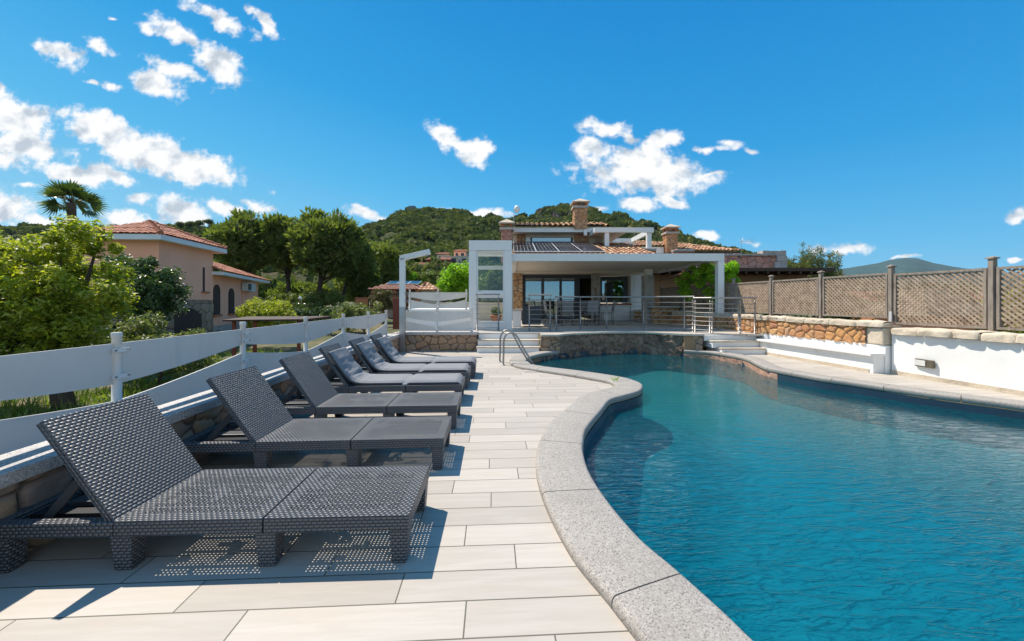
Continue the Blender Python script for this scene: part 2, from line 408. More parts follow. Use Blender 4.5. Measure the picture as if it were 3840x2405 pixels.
def tile_mat(name, cols):
    m, t, b, o = newmat(name); v = t.pos()
    c = t.ramp(t.attr('rnd'), [(i / (len(cols) - 1), k) for i, k in enumerate(cols)])
    n = t.noise(v, 5., 5, .7); c = t.mix(t.math('MULTIPLY', t.smooth(n, .45, .75), .55), c, (.16, .12, .09))
    t.put(b.inputs['Base Color'], c); b.inputs['Roughness'].default_value = .8; b.inputs['Specular IOR Level'].default_value = .25
    t.put(b.inputs['Normal'], t.bump(t.noise(v, 30., 4), .3, .02)); return m

# ------------------------------------------------------------------ foliage
def leaf_mat(name, cols, trans=.4, rough=.45, tcol=None, spec=.35):
    m, t, b, o = newmat(name)
    c = t.ramp(t.attr('rnd'), [(i / (len(cols) - 1), k) for i, k in enumerate(cols)])
    t.put(b.inputs['Base Color'], c); b.inputs['Roughness'].default_value = rough; b.inputs['Specular IOR Level'].default_value = spec
    b.inputs['Specular IOR Level'].default_value = spec; tr = t.new('ShaderNodeBsdfTranslucent'); t.put(tr.inputs[0], t.mix(1., c, tcol or (1.5, 1.7, .55), 'MULTIPLY'))
    mx = t.new('ShaderNodeMixShader'); mx.inputs[0].default_value = trans
    t.l.new(b.outputs[0], mx.inputs[1]); t.l.new(tr.outputs[0], mx.inputs[2]); t.l.new(mx.outputs[0], o.inputs[0]); return m

def leaves(centres, sig, n, size, seed=0, aspect=.45, upbias=.35, outc=None, jit=.35):
    """n diamond leaves scattered round clump centres; returns verts, quads, random value per leaf."""
    r2 = np.random.default_rng(seed); cs = np.asarray(centres, float); k = r2.integers(0, len(cs), n)
    sg = np.asarray(sig, float); sg = np.broadcast_to(sg, (len(cs),)) if sg.ndim == 0 else sg
    off = r2.normal(0, 1, (n, 3)); off /= np.maximum(np.linalg.norm(off, axis=1), 1e-6)[:, None]; off *= (r2.random(n) ** .4)[:, None]
    p = cs[k] + off * sg[k][:, None]
    nm = r2.normal(0, 1, (n, 3)) + np.array([0, 0, upbias * 2]) + off * .9; nm /= np.linalg.norm(nm, axis=1)[:, None]
    ax = np.cross(nm, r2.normal(0, 1, (n, 3))); ax /= np.maximum(np.linalg.norm(ax, axis=1), 1e-6)[:, None]; bx = np.cross(nm, ax)
    s = size * (1 - jit + 2 * jit * r2.random(n)); a = ax * s[:, None]; b = bx * (s * aspect)[:, None]
    V = np.stack([p - a * .5, p + b * .5 - a * .05, p + a * .5 + nm * (s * .08)[:, None], p - b * .5 - a * .05], 1).reshape(-1, 3)
    F = np.arange(4 * n).reshape(-1, 4); hue = r2.random(len(cs)); rv = np.clip(.55 * hue[k] + .45 * r2.random(n), 0, 1)
    return V, F, rv
def blob_centres(c, rad, n, seed=0, inner=.45, flat=0.):
    r2 = np.random.default_rng(seed); d = r2.normal(0, 1, (n, 3)); d /= np.linalg.norm(d, axis=1)[:, None]
    r = (inner ** 3 + (1 - inner ** 3) * r2.random(n)) ** (1 / 3)
    q = d * r[:, None]
    if flat: q[:, 2] = np.where(q[:, 2] < -flat, -flat + .2 * (q[:, 2] + flat), q[:, 2])
    return np.array(c) + q * np.array(rad)
def tree(name, label, cat, base, lobes, nclump, nleaf, lsize, lm, bm, csig=.35, trunk_r=.12, seed=0, group=None, aspect=.45, stems=1, limb=8, upbias=.35, inner=.45):
    """lobes: list of (centre, radii); trunk and limbs run from base into the clumps."""
    base = Vector(base); t = thing(name, label, cat, base, group)
    r2 = random.Random(seed); cs = []; vol = [l[1][0] * l[1][1] * l[1][2] for l in lobes]; tv = sum(v ** .67 for v in vol)
    for i, (c, rad) in enumerate(lobes): cs.append(blob_centres(c, rad, max(3, int(nclump * vol[i] ** .67 / tv)), seed * 31 + i, inner))
    cs = np.concatenate(cs); sg = csig * (.6 + .8 * np.random.default_rng(seed).random(len(cs)))
    V, F, rv = leaves(cs, sg, nleaf, lsize, seed + 3, aspect, upbias)
    raw('crown', V, F, lm, t, fattrs={'rnd': rv})
    m = MB()
    for s in range(stems):
        b0 = base + Vector((r2.uniform(-.25, .25), r2.uniform(-.25, .25), -.1)) * (0 if stems == 1 else 1)
        cen = Vector(tuple(np.mean([l[0] for l in lobes], 0))); top = b0.lerp(cen, .75) + Vector((r2.uniform(-.2, .2), 0, 0))
        fork = b0.lerp(top, .45) + Vector((r2.uniform(-.15, .15), r2.uniform(-.15, .15), 0))
        m.tube([b0, b0.lerp(fork, .5) + Vector((r2.uniform(-.06, .06), 0, 0)), fork, top], [trunk_r * 1.25, trunk_r, trunk_r * .8, trunk_r * .35], 8)
        for k in range(limb):
            q = Vector(cs[r2.randrange(len(cs))]); st = fork.lerp(top, r2.random()); md = st.lerp(q, .5) + Vector((0, 0, -.08 * (q - st).length))
            m.tube([st, md, q], [trunk_r * .45, trunk_r * .28, trunk_r * .08], 5)
    m.build('trunk', bm, t); return t
# ------------------------------------------------------------------ materials
def plank_mat(name, pw, pl, c1, c2, joint, jw=.005, seed=0., rough=.5):
    m, t, b, o = newmat(name); p = t.pos()
    a = t.vmath('DOT_PRODUCT', p, tuple(RA)); bb = t.vmath('DOT_PRODUCT', p, tuple(FA))
    rb = t.math('DIVIDE', t.math('ADD', bb, seed), pw); row = t.math('FLOOR', rb); fb = t.math('FRACT', rb)
    wn = t.new('ShaderNodeTexWhiteNoise', noise_dimensions='1D'); t.put(wn.inputs['W'], row)
    ra = t.math('ADD', t.math('DIVIDE', a, pl), t.math('ADD', t.math('MULTIPLY', row, .37), t.math('MULTIPLY', wn.outputs[0], .25)))
    col = t.math('FLOOR', ra); fa = t.math('FRACT', ra)
    wn2 = t.new('ShaderNodeTexWhiteNoise', noise_dimensions='2D'); t.put(wn2.inputs['Vector'], t.comb(row, col)); rnd = wn2.outputs[0]
    ea = t.math('MULTIPLY', t.math('MINIMUM', fa, t.math('SUBTRACT', 1., fa)), pl); eb = t.math('MULTIPLY', t.math('MINIMUM', fb, t.math('SUBTRACT', 1., fb)), pw)
    ed = t.math('MINIMUM', ea, eb); g = t.smooth(ed, jw * .35, jw * .8)
    gv = t.comb(t.math('ADD', t.math('MULTIPLY', a, 2.2), t.math('MULTIPLY', rnd, 40.)), t.math('MULTIPLY', bb, 26.), t.math('MULTIPLY', rnd, 17.))
    gr = t.noise(gv, 1., 6, .62, .6); cl = t.noise(t.comb(t.math('ADD', a, t.math('MULTIPLY', rnd, 9.)), t.math('MULTIPLY', bb, 5.)), 1.6, 3)
    c = t.mix(t.smooth(gr, .38, .68), c2, c1)
    c = t.mix(t.math('MULTIPLY', t.smooth(cl, .5, .75), .4), c, (c1[0] * 1.0, c1[1] * .93, c1[2] * .85))
    v = t.math('ADD', .90, t.math('MULTIPLY', rnd, .20)); c = t.scalev(c, t.comb(v, v, v))
    dirt = t.noise(t.pos(), 1.3, 6, .7); c = t.mix(t.math('MULTIPLY', t.smooth(dirt, .52, .8), .16), c, (.42, .36, .29))
    t.put(b.inputs['Base Color'], t.mix(g, joint, c)); b.inputs['Roughness'].default_value = rough; b.inputs['Specular IOR Level'].default_value = .3
    t.put(b.inputs['Normal'], t.bump(t.math('ADD', g, t.math('MULTIPLY', gr, .05)), .5, .003)); return m
M = {}
M['deck'] = plank_mat('plank_tiles', .197, .985, (.47, .425, .37), (.43, .385, .33), (.115, .105, .08), .0055, .018)
M['terrace'] = plank_mat('terrace_tiles', .3, .6, (.53, .475, .41), (.48, .43, .37), (.30, .26, .22), .006)
def granite(name, base, dark, light, bump=.25, sc=1.):
    m, t, b, o = newmat(name); v = t.pos()
    vo = t.new('ShaderNodeTexVoronoi'); t.put(vo.inputs['Vector'], v); vo.inputs['Scale'].default_value = 165 * sc
    gr = t.sep(vo.outputs['Color'])[0]; n = t.noise(v, 2.2, 4); fine = t.noise(v, 260 * sc, 2)
    c = t.ramp(gr, [(.0, dark), (.22, base), (.62, base), (.85, light), (1, light)])
    c = t.mix(t.math('MULTIPLY', t.smooth(n, .45, .75), .35), c, tuple(x * .72 for x in base))
    c = t.mix(t.math('MULTIPLY', t.smooth(t.noise(v, 9., 5, .7), .58, .75), .25), c, tuple(x * .6 for x in base))
    t.put(b.inputs['Base Color'], c); b.inputs['Roughness'].default_value = .75; b.inputs['Specular IOR Level'].default_value = .25
    t.put(b.inputs['Normal'], t.bump(t.math('ADD', fine, gr), bump, .003)); return m
M['granite'] = granite('grey_granite', (.325, .295, .26), (.14, .13, .122), (.42, .39, .355))
M['granite_cap'] = granite('wall_cap_granite', (.42, .40, .38), (.14, .14, .15), (.58, .55, .52), .2)
M['white'] = mat('white_paint', (.80, .80, .79), (.74, .74, .73), 1.6, .45, .06, 60)
M['whitemetal'] = mat('white_lacquered_metal', (.77, .76, .74), (.73, .72, .70), 1.2, .35, 0, spec=.5)
M['fence_white'] = mat('white_fence_board', (.66, .62, .57), (.61, .575, .53), 2.2, .5, .05, 250, c3=(.68, .645, .60))
M['render'] = mat('white_masonry_render', (.80, .79, .77), (.74, .725, .70), 1.1, .85, .25, 45, c3=(.82, .815, .80), bdist=.006)
def streaks(m, amt, tint, sc=(5., 5., .55)):
    t = NT(m.node_tree); b = t.n['Principled BSDF']; src = b.inputs['Base Color'].links[0].from_socket; v = t.pos()
    n = t.noise(t.scalev(v, sc), 1.6, 6, .7); n2 = t.noise(v, .8, 4)
    f = t.math('MULTIPLY', t.math('MULTIPLY', t.smooth(n, .50, .78), t.smooth(n2, .35, .7)), amt)
    t.put(b.inputs['Base Color'], t.mix(f, src, tint))
streaks(M['render'], .5, (.50, .45, .38)); streaks(M['fence_white'], .4, (.40, .37, .33)); streaks(M['whitemetal'], .22, (.5, .48, .44)); streaks(M['white'], .3, (.5, .46, .4))
M['cream'] = mat('cream_render', (.62, .54, .44), (.56, .48, .39), 1.2, .9, .15, 40)
M['beige'] = mat('beige_render', (.55, .48, .40), (.5, .43, .36), 1.2, .9, .15, 40)
M['curtain'] = mat('thin_blue_grey_curtain', (.26, .36, .38), (.22, .31, .33), 3, .9)
M['steel'] = mat('brushed_steel', (.34, .32, .30), (.28, .265, .25), 3, .46, .04, 200, metal=.7)
M['steel_grey'] = mat('dull_steel', (.5, .5, .5), (.42, .42, .42), 3, .42, .04, 200, metal=1.)
M['rust'] = mat('rusty_bolt', (.26, .17, .11), (.38, .36, .34), 60, .6, .2, 200)
M['anthracite'] = mat('anthracite_metal', (.045, .052, .062), (.038, .044, .052), 3, .45)
M['black'] = mat('dark_metal', (.02, .021, .024), (.015, .016, .018), 3, .5)
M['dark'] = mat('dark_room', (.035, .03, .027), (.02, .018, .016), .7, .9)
M['wood_grey'] = mat('weathered_wood', (.27, .22, .18), (.15, .12, .10), 3, .85, .4, 60, stretch=(6, 6, 1.2), c3=(.36, .30, .25))
M['wood_slat'] = mat('weathered_slats', (.36, .265, .19), (.21, .155, .115), 9, .85, .3, 60, c3=(.47, .37, .28))
M['wood_dark'] = mat('dark_brown_timber', (.07, .036, .022), (.045, .024, .016), 3, .6, .2, 40, stretch=(1, 1, 6))
M['wood_warm'] = mat('warm_timber', (.34, .16, .065), (.25, .11, .045), 2, .6, .2, 40, stretch=(1, 8, 8))
M['shutter'] = mat('old_door_wood', (.075, .05, .042), (.042, .028, .024), 5, .8, .4, 40, stretch=(5, 5, .8))
M['terracotta'] = mat('terracotta', (.42, .16, .085), (.33, .12, .065), 3, .85, .2, 60)
M['pinkwall'] = mat('pink_render', (.92, .45, .30), (.87, .415, .275), .5, .9, .2, 30, c3=(.94, .475, .325))
M['orangewall'] = mat('orange_render', (.50, .22, .10), (.42, .18, .08), 1, .9)
M['redwall'] = mat('red_render', (.26, .075, .05), (.2, .06, .04), .5, .9)
M['fabric'] = mat('grey_blue_fabric', (.25, .255, .265), (.215, .22, .23), 5, .95, .35, 420, spec=.1, bdist=.002)
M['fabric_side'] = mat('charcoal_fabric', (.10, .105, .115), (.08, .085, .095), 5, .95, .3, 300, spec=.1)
M['greyplastic'] = mat('grey_plastic', (.07, .072, .075), (.055, .056, .06), 6, .42)
M['blackplastic'] = mat('black_plastic', (.018, .02, .023), (.014, .015, .018), 6, .4)
M['rock'] = mat('dark_waterfall_rock', (.25, .16, .115), (.08, .055, .045), 4.5, .85, 1., 18, c3=(.38, .28, .22), detail=9, bdist=.05, dist=1.6)
M['rock_warm'] = mat('wet_rose_rock', (.42, .24, .17), (.25, .14, .10), 7, .8, .8, 25, c3=(.5, .31, .23), bdist=.02)
M['capstone'] = mat('rough_cap_stone', (.56, .47, .36), (.42, .35, .27), 2.5, .9, .8, 18, c3=(.63, .55, .44), bdist=.02)
M['greystone'] = mat('dressed_grey_stone', (.40, .36, .32), (.28, .25, .23), 4, .9, .5, 30, c3=(.47, .43, .39))
M['bark'] = mat('bark', (.13, .095, .07), (.06, .044, .034), 6, .95, .9, 14, stretch=(3, 3, .6), bdist=.03)
M['bark_dark'] = mat('dark_pine_bark', (.075, .05, .038), (.03, .022, .018), 5, .95, .9, 12, stretch=(3, 3, .7), bdist=.03)
M['soil'] = mat('soil', (.17, .125, .08), (.09, .075, .045), .6, .95, .5, 8, detail=8)
M['wire'] = mat('galvanised_wire', (.3, .31, .3), None, 3, .5, metal=.6)
M['panel_blue'] = mat('solar_cell', (.018, .02, .034), (.012, .013, .022), 2, .15, spec=.6)
M['alu'] = mat('pale_aluminium', (.7, .71, .72), None, 3, .4, metal=.3)
M['ac'] = mat('ivory_plastic', (.66, .66, .63), None, 3, .5)
M['fascia'] = mat('white_fascia', (.78, .78, .78), (.72, .72, .72), 1.5, .6)
M['soffit'] = mat('cream_ceiling_panel', (.66, .60, .52), (.62, .56, .48), 1.2, .6)
M['st_left'] = stone_mat('brown_rubble', [(.30, .18, .11), (.24, .20, .17), (.42, .24, .14), (.20, .18, .17), (.38, .28, .19), (.32, .18, .10)], (.13, .11, .09))
M['st_mid'] = stone_mat('tan_rubble', [(.36, .22, .13), (.30, .21, .15), (.42, .25, .14), (.26, .20, .16), (.40, .28, .19), (.33, .18, .10)], (.13, .095, .07))
M['st_orange'] = stone_mat('orange_rubble', [(.52, .27, .11), (.46, .24, .11), (.55, .33, .16), (.42, .21, .10), (.5, .33, .2), (.38, .17, .09), (.56, .31, .13)], (.25, .17, .10))
M['st_chim'] = stone_mat('chimney_rubble', [(.46, .22, .10), (.40, .21, .12), (.5, .30, .17), (.36, .17, .09), (.45, .28, .18)], (.22, .14, .09))
M['st_house'] = stone_mat('yellow_rubble', [(.48, .30, .15), (.40, .24, .12), (.44, .31, .19), (.36, .2, .1), (.47, .27, .12)], (.16, .11, .07))
M['st_purple'] = stone_mat('rose_rubble', [(.38, .18, .135), (.46, .23, .17), (.32, .16, .13), (.42, .23, .18), (.5, .26, .18)], (.2, .12, .10))
M['st_neigh'] = stone_mat('grey_tan_rubble', [(.30, .215, .15), (.26, .19, .14), (.34, .25, .18), (.28, .2, .14), (.31, .23, .17)], (.16, .12, .09))
M['tile_pink'] = tile_mat('rose_roof_tiles', [(.42, .155, .085), (.50, .20, .115), (.36, .125, .07), (.46, .19, .12), (.53, .235, .15)])
M['tile_old'] = tile_mat('weathered_roof_tiles', [(.52, .25, .125), (.62, .38, .22), (.40, .18, .095), (.66, .44, .27), (.48, .24, .14), (.32, .16, .10)])
M['tile_brown'] = tile_mat('brown_roof_tiles', [(.34, .165, .11), (.42, .22, .15), (.29, .135, .09), (.45, .26, .18)])

def wicker_mat(name, holes):
    m, t, b, o = newmat(name); v = t.uv(); x, y, _ = t.sep(v)
    rw, bw = .0175, .029
    ry = t.math('DIVIDE', y, rw); row = t.math('FLOOR', ry); fy = t.math('FRACT', ry)
    rx = t.math('ADD', t.math('DIVIDE', x, bw), t.math('MULTIPLY', row, .5)); fx = t.math('FRACT', rx)
    hy = t.math('SINE', t.math('MULTIPLY', fy, math.pi)); hx = t.math('SINE', t.math('MULTIPLY', fx, math.pi))
    h = t.math('MULTIPLY', t.math('POWER', hy, .6), t.math('POWER', hx, .45))
    n = t.noise(t.obj(), 14., 3)
    c = t.mix(t.smooth(h, .1, .75), (.02, .021, .025), t.mix(n, (.078, .082, .09), (.105, .108, .114)))
    c = t.mix(t.math('MULTIPLY', t.smooth(t.noise(t.obj(), 3.5, 5, .7), .52, .75), .3), c, (.16, .15, .14))
    t.put(b.inputs['Base Color'], c); b.inputs['Roughness'].default_value = .40; b.inputs['Specular IOR Level'].default_value = .9
    t.put(b.inputs['Normal'], t.bump(h, .8, .012))
    if holes:
        ex = t.math('ABSOLUTE', t.math('SUBTRACT', fx, .0)); slot = t.math('MULTIPLY', t.math('LESS_THAN', t.math('FRACT', t.math('DIVIDE', x, .0215)), .44), t.math('MULTIPLY', t.math('GREATER_THAN', fy, .28), t.math('LESS_THAN', fy, .76)))
        par = t.math('MULTIPLY', t.math('GREATER_THAN', t.math('FRACT', t.math('DIVIDE', row, 7.)), .1), t.math('GREATER_THAN', t.noise(t.obj(), 9., 2), .40))
        tr = t.new('ShaderNodeBsdfTransparent'); mx = t.new('ShaderNodeMixShader'); t.put(mx.inputs[0], t.math('MULTIPLY', slot, par))
        t.l.new(b.outputs[0], mx.inputs[1]); t.l.new(tr.outputs[0], mx.inputs[2]); t.l.new(mx.outputs[0], o.inputs[0])
    return m
M['wicker'] = wicker_mat('charcoal_weave', False); M['wicker_open'] = wicker_mat('open_charcoal_weave', True)

def glass_mat(name, tint=(.75, .82, .84), refl=.12, rough=.0):
    m, t, b, o = newmat(name); t.n.remove(b)
    tr = t.new('ShaderNodeBsdfTransparent'); tr.inputs[0].default_value = (*tint, 1)
    gl = t.new('ShaderNodeBsdfGlossy'); gl.inputs['Roughness'].default_value = rough; gl.inputs['Color'].default_value = (.95, .98, 1, 1)
    lw = t.new('ShaderNodeLayerWeight'); lw.inputs[0].default_value = .35
    mx = t.new('ShaderNodeMixShader'); t.put(mx.inputs[0], t.math('ADD', refl, t.math('MULTIPLY', lw.outputs['Fresnel'], .6), clamp=True))
    t.l.new(tr.outputs[0], mx.inputs[1]); t.l.new(gl.outputs[0], mx.inputs[2]); t.l.new(mx.outputs[0], o.inputs[0]); return m
M['glass'] = glass_mat('window_glass', (.34, .53, .57), .30)
M['glass_clear'] = glass_mat('clear_glass', (.92, .95, .94), .02)

def water_mat():
    m, t, b, o = newmat('pool_water'); t.n.remove(b); p = t.pos()
    tr = t.new('ShaderNodeBsdfTransparent'); tr.inputs[0].default_value = (.80, .975, .99, 1)
    gl = t.new('ShaderNodeBsdfGlossy'); gl.inputs['Roughness'].default_value = .03
    v1 = t.new('ShaderNodeMapping'); t.put(v1.inputs[0], p); v1.inputs['Rotation'].default_value = (0, 0, R(16)); v1.inputs['Scale'].default_value = (3.2, 13., 1)
    n1 = t.noise(v1.outputs[0], 1., 3, .5, .7)
    v2 = t.new('ShaderNodeMapping'); t.put(v2.inputs[0], p); v2.inputs['Rotation'].default_value = (0, 0, R(-24)); v2.inputs['Scale'].default_value = (6., 19., 1)
    n2 = t.noise(v2.outputs[0], 1., 2, .5, .6); n3 = t.noise(p, 1.1, 2)
    rg = lambda n_: t.math('POWER', t.math('SUBTRACT', 1., t.math('ABSOLUTE', t.math('SUBTRACT', t.math('MULTIPLY', n_, 2.), 1.))), 2.2)
    h = t.math('ADD', t.math('ADD', t.math('MULTIPLY', rg(n1), .42), t.math('MULTIPLY', rg(n2), .20)), t.math('ADD', t.math('MULTIPLY', n1, .3), t.math('MULTIPLY', n2, .25)))
    h = t.math('MULTIPLY', h, t.math('ADD', .5, t.math('MULTIPLY', n3, 1.1)))
    crest = t.math('POWER', t.math('MAXIMUM', rg(n1), .0), 4.)
    c2 = t.math('POWER', t.math('MAXIMUM', rg(n2), .0), 4.)
    hs = t.math('ADD', t.math('ADD', t.math('MULTIPLY', n1, .085), t.math('MULTIPLY', n2, .035)), t.math('ADD', t.math('MULTIPLY', crest, .14), t.math('MULTIPLY', c2, .035)))
    bm = t.bump(t.math('MULTIPLY', hs, t.math('ADD', .55, n3)), 1., .01)
    t.l.new(bm, gl.inputs['Normal'])
    fr = t.new('ShaderNodeFresnel'); fr.inputs[0].default_value = 1.6; t.l.new(bm, fr.inputs['Normal'])
    mx = t.new('ShaderNodeMixShader'); t.l.new(fr.outputs[0], mx.inputs[0]); t.l.new(tr.outputs[0], mx.inputs[1]); t.l.new(gl.outputs[0], mx.inputs[2])
    df = t.new('ShaderNodeBsdfDiffuse'); t.put(df.inputs[0], (.003, .185, .255)); t.l.new(t.bump(h, 1., .16), df.inputs['Normal'])
    m2 = t.new('ShaderNodeMixShader'); m2.inputs[0].default_value = .34; t.l.new(tr.outputs[0], m2.inputs[1]); t.l.new(df.outputs[0], m2.inputs[2]); t.l.new(m2.outputs[0], mx.inputs[1])
    t.l.new(mx.outputs[0], o.inputs[0]); return m
M['water'] = water_mat()
def basin_mat():
    m, t, b, o = newmat('blue_pool_mosaic'); p = t.pos()
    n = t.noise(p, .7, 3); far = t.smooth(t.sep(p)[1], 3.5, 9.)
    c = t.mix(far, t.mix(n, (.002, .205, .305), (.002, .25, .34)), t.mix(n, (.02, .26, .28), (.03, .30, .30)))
    vo = t.new('ShaderNodeTexVoronoi', feature='DISTANCE_TO_EDGE'); vo.inputs['Scale'].default_value = 3.4
    t.put(vo.inputs['Vector'], t.vmath('ADD', p, t.scalev(t.noise(p, 1.6, 3, out=1), (.5, .5, .5))))
    t.put(b.inputs['Base Color'], c); b.inputs['Roughness'].default_value = .5; return m
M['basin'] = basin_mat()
M['tile_band'] = mat('dark_blue_waterline_tile', (.028, .06, .095), (.02, .045, .075), 2.5, .3, .1, 80)

# ------------------------------------------------------------------ pool outline (inner lip of the coping, outer lip)
LI = [(1.25, .95), (1.02, 1.35), (.918, 1.648), (.83, 1.887), (.73, 2.137), (.65, 2.535), (.615, 2.94), (.637, 3.314), (.684, 3.573), (.799, 3.983), (1.108, 4.632), (1.358, 5.14),
      (1.659, 5.40), (1.918, 5.63), (2.065, 5.899), (2.126, 6.13), (2.094, 6.359), (2.0, 6.605), (1.719, 6.92), (1.283, 7.3), (.777, 7.66), (.456, 7.98), (.384, 8.25), (.352, 8.6), (.416, 9.02), (.596, 9.38), (.905, 9.80), (1.268, 10.09)]
LO = {12: (1.44, 5.77), 13: (1.60, 5.93), 14: (1.66, 5.99), 15: (1.675, 6.05), 16: (1.67, 6.14), 17: (1.64, 6.33), 18: (1.43, 6.58), 19: (1.02, 6.98), 20: (.56, 7.36), 21: (.18, 7.72), 22: (-.02, 8.15), 23: (-.06, 8.62), 24: (.02, 9.15), 25: (.29, 9.62), 26: (.72, 10.05), 27: (1.20, 10.16)}
def offs(pts, w, side):
    a = np.array(pts, float); t = np.gradient(a, axis=0); t /= np.linalg.norm(t, axis=1)[:, None]
    return a + np.stack([-t[:, 1], t[:, 0]], 1) * w * side
lo = offs(LI, .42, 1)
for k, v in LO.items(): lo[k] = v
LIc = catmull(LI, 6); LOc = catmull([tuple(q) for q in lo], 6)
RI = [(4.74, 10.30), (5.30, 9.94), (5.55, 9.31), (5.56, 8.81), (5.37, 8.22), (5.22, 7.70), (5.24, 7.36), (5.33, 7.03), (5.47, 6.60), (5.69, 6.27), (5.89, 5.917), (6.15, 5.49), (6.42, 5.16), (6.66, 4.85), (6.95, 4.3), (7.15, 3.4), (7.1, 2.2), (6.7, 1.1)]
ro = offs(RI, .31, 1); ro[0] = (4.95, 10.42); ro[1] = (5.52, 10.18); ro[2] = (5.86, 9.42)
RIc = catmull(RI, 6); ROc = catmull([tuple(q) for q in ro], 6)
FALLS = [(1.31, 10.25), (1.72, 10.62), (2.43, 10.95), (3.27, 11.15), (3.78, 11.12), (4.21, 10.88), (4.55, 10.60), (4.74, 10.40)]   # curved rock wall
NEAR = [(6.7, 1.1), (6.0, .3), (4.8, -.15), (3.4, -.1), (2.2, .3), (1.25, .95)]
NEc = catmull(NEAR, 6)
FAc = catmull(FALLS, 6)
inner = [tuple(p) for p in LIc] + [tuple(p) for p in FAc] + [tuple(p) for p in RIc] + [tuple(p) for p in NEc[1:-1]]
WATER = -.14
# deck: one sheet with the pool cut out
midL = [tuple((np.array(a) * .5 + np.array(b) * .5)) for a, b in zip(LIc, LOc)]; midR = [tuple((np.array(a) * .5 + np.array(b) * .5)) for a, b in zip(RIc, ROc)]
hole = midL + [(1.30, 10.45)] + [(p[0], p[1] + .15) for p in FAc[3:-3]] + [(4.9, 10.5)] + midR + [tuple(p) for p in offs(NEc, .2, 1)[1:-1]]
d = MB(); d.poly([tuple(L(-2.7, -3)[:2]), tuple(L(9.5, -3)[:2]), (8.3, 3), (7.5, 7.3), (7.15, 11.3), (-3.4, 11.3)], 0, None, 0, [hole])
d.build('deck', M['deck'], kind='structure')
# basin and water
d = MB(); k = len(inner); out = offs(inner + inner[:1], -.035, 1)[:-1] if False else inner

ccw = sum(inner[i][0] * inner[(i + 1) % k][1] - inner[(i + 1) % k][0] * inner[i][1] for i in range(k)) > 0
BAND = -.5
def ring(d, z0, z1, mi):
    vs = [(p[0], p[1], z0) for p in inner] + [(p[0], p[1], z1) for p in inner]
    fs = [(i, (i + 1) % k, k + (i + 1) % k, k + i) for i in range(k)]; d.add(vs, [f[::-1] for f in fs] if ccw else fs, None, mi, True)
ring(d, -.62, -.30, 0); ring(d, -.30, -.034, 1)
d.build('pool_basin', [M['basin'], M['tile_band']], kind='structure')
# the floor is a smooth bowl that falls away from the walls
pa = np.array(inner); ga, gb = np.meshgrid(np.arange(-.6, 8., .11), np.arange(-.9, 11.9, .11), indexing='ij'); q = np.stack([ga, gb], -1)
p0, p1 = pa, np.roll(pa, -1, 0); best = np.full(ga.shape, 9.); ins = np.zeros(ga.shape, bool)
for u0_, u1_ in zip(p0, p1):
    e = u1_ - u0_; tt = np.clip(((q - u0_) @ e) / max(e @ e, 1e-9), 0, 1); best = np.minimum(best, np.linalg.norm(q - (u0_ + tt[..., None] * e), axis=-1))
    c_ = (u0_[1] > gb) != (u1_[1] > gb); xi = u0_[0] + (gb - u0_[1]) / (e[1] if abs(e[1]) > 1e-9 else 1e-9) * e[0]; ins ^= c_ & (ga < xi)
sd = np.where(ins, best, -best); dq = np.clip(sd / 1.5, 0, 1); deep = .36 + .62 * np.clip((5.4 - gb) / 2.8, 0, 1)
fz = -.58 - deep * dq * dq * (3 - 2 * dq); nb_ = ga.shape[1]; i_, j_ = np.meshgrid(np.arange(ga.shape[0] - 1), np.arange(nb_ - 1), indexing='ij')
okc = (sd[:-1, :-1] > -.16) & (sd[1:, 1:] > -.16) & (sd[1:, :-1] > -.16) & (sd[:-1, 1:] > -.16); a_ = (i_ * nb_ + j_)[okc]
raw('pool_floor', np.stack([ga, gb, fz], -1).reshape(-1, 3), np.stack([a_, a_ + nb_, a_ + nb_ + 1, a_ + 1], 1), M['basin'], kind='structure', smooth=True)
d = MB(); d.poly([tuple(p) for p in inner], WATER); d.build('water', M['water'], kind='structure')

# ------------------------------------------------------------------ coping: separate granite stones with open joints
def coping(name, label, ic, oc, joints, z=.06, th=.09, mtl='granite'):
    t = thing(name, label, 'coping', (ic[0][0], ic[0][1], z - th)); n = len(ic); js = [0] + joints + [n - 1]
    a = np.array(ic); b = np.array(oc)
    for s, e in zip(js[:-1], js[1:]):
        rows = []
        for i in range(s, e + 1):
            p, q = a[i], b[i]; w = np.linalg.norm(q - p); u = (q - p) / max(w, 1e-6); rr = min(.03, w * .2)
            if i == s and s > 0: sh = .004
            elif i == e and e < n - 1: sh = -.004
            else: sh = 0
            tg = (a[min(i + 1, n - 1)] - a[max(i - 1, 0)]); tg = tg / max(np.linalg.norm(tg), 1e-6) * sh
            prof = [(0.012, z - th), (0, z - th + .012), (0, z - rr)] + [(rr * (1 - math.cos(x)), z - rr + rr * math.sin(x)) for x in (math.pi / 6, math.pi / 3, math.pi / 2)] + [(w * .5, z + .001)]
            prof += [(w - rr * (1 - math.cos(x)), z - rr + rr * math.sin(x)) for x in (math.pi / 2, math.pi / 3, math.pi / 6)] + [(w, z - rr), (w, z - th)]
            rows.append([(p[0] + u[0] * r_ + tg[0], p[1] + u[1] * r_ + tg[1], z_) for r_, z_ in prof])
        m = len(rows[0]); vs = [v for r_ in rows for v in r_]; fs = []
        for i in range(len(rows) - 1):
            for j in range(m): j2 = (j + 1) % m; fs.append((i * m + j, (i + 1) * m + j, (i + 1) * m + j2, i * m + j2))
        d = MB(); d.add(vs, fs, None, 0, True); d.add(rows[0], [tuple(range(m))], None, 0); d.add(rows[-1], [tuple(range(m))[::-1]], None, 0)
        # crisp faces stay crisp
        o = d.build('coping_stone', M[mtl], t)
        bpy.context.view_layer.update()
    return t
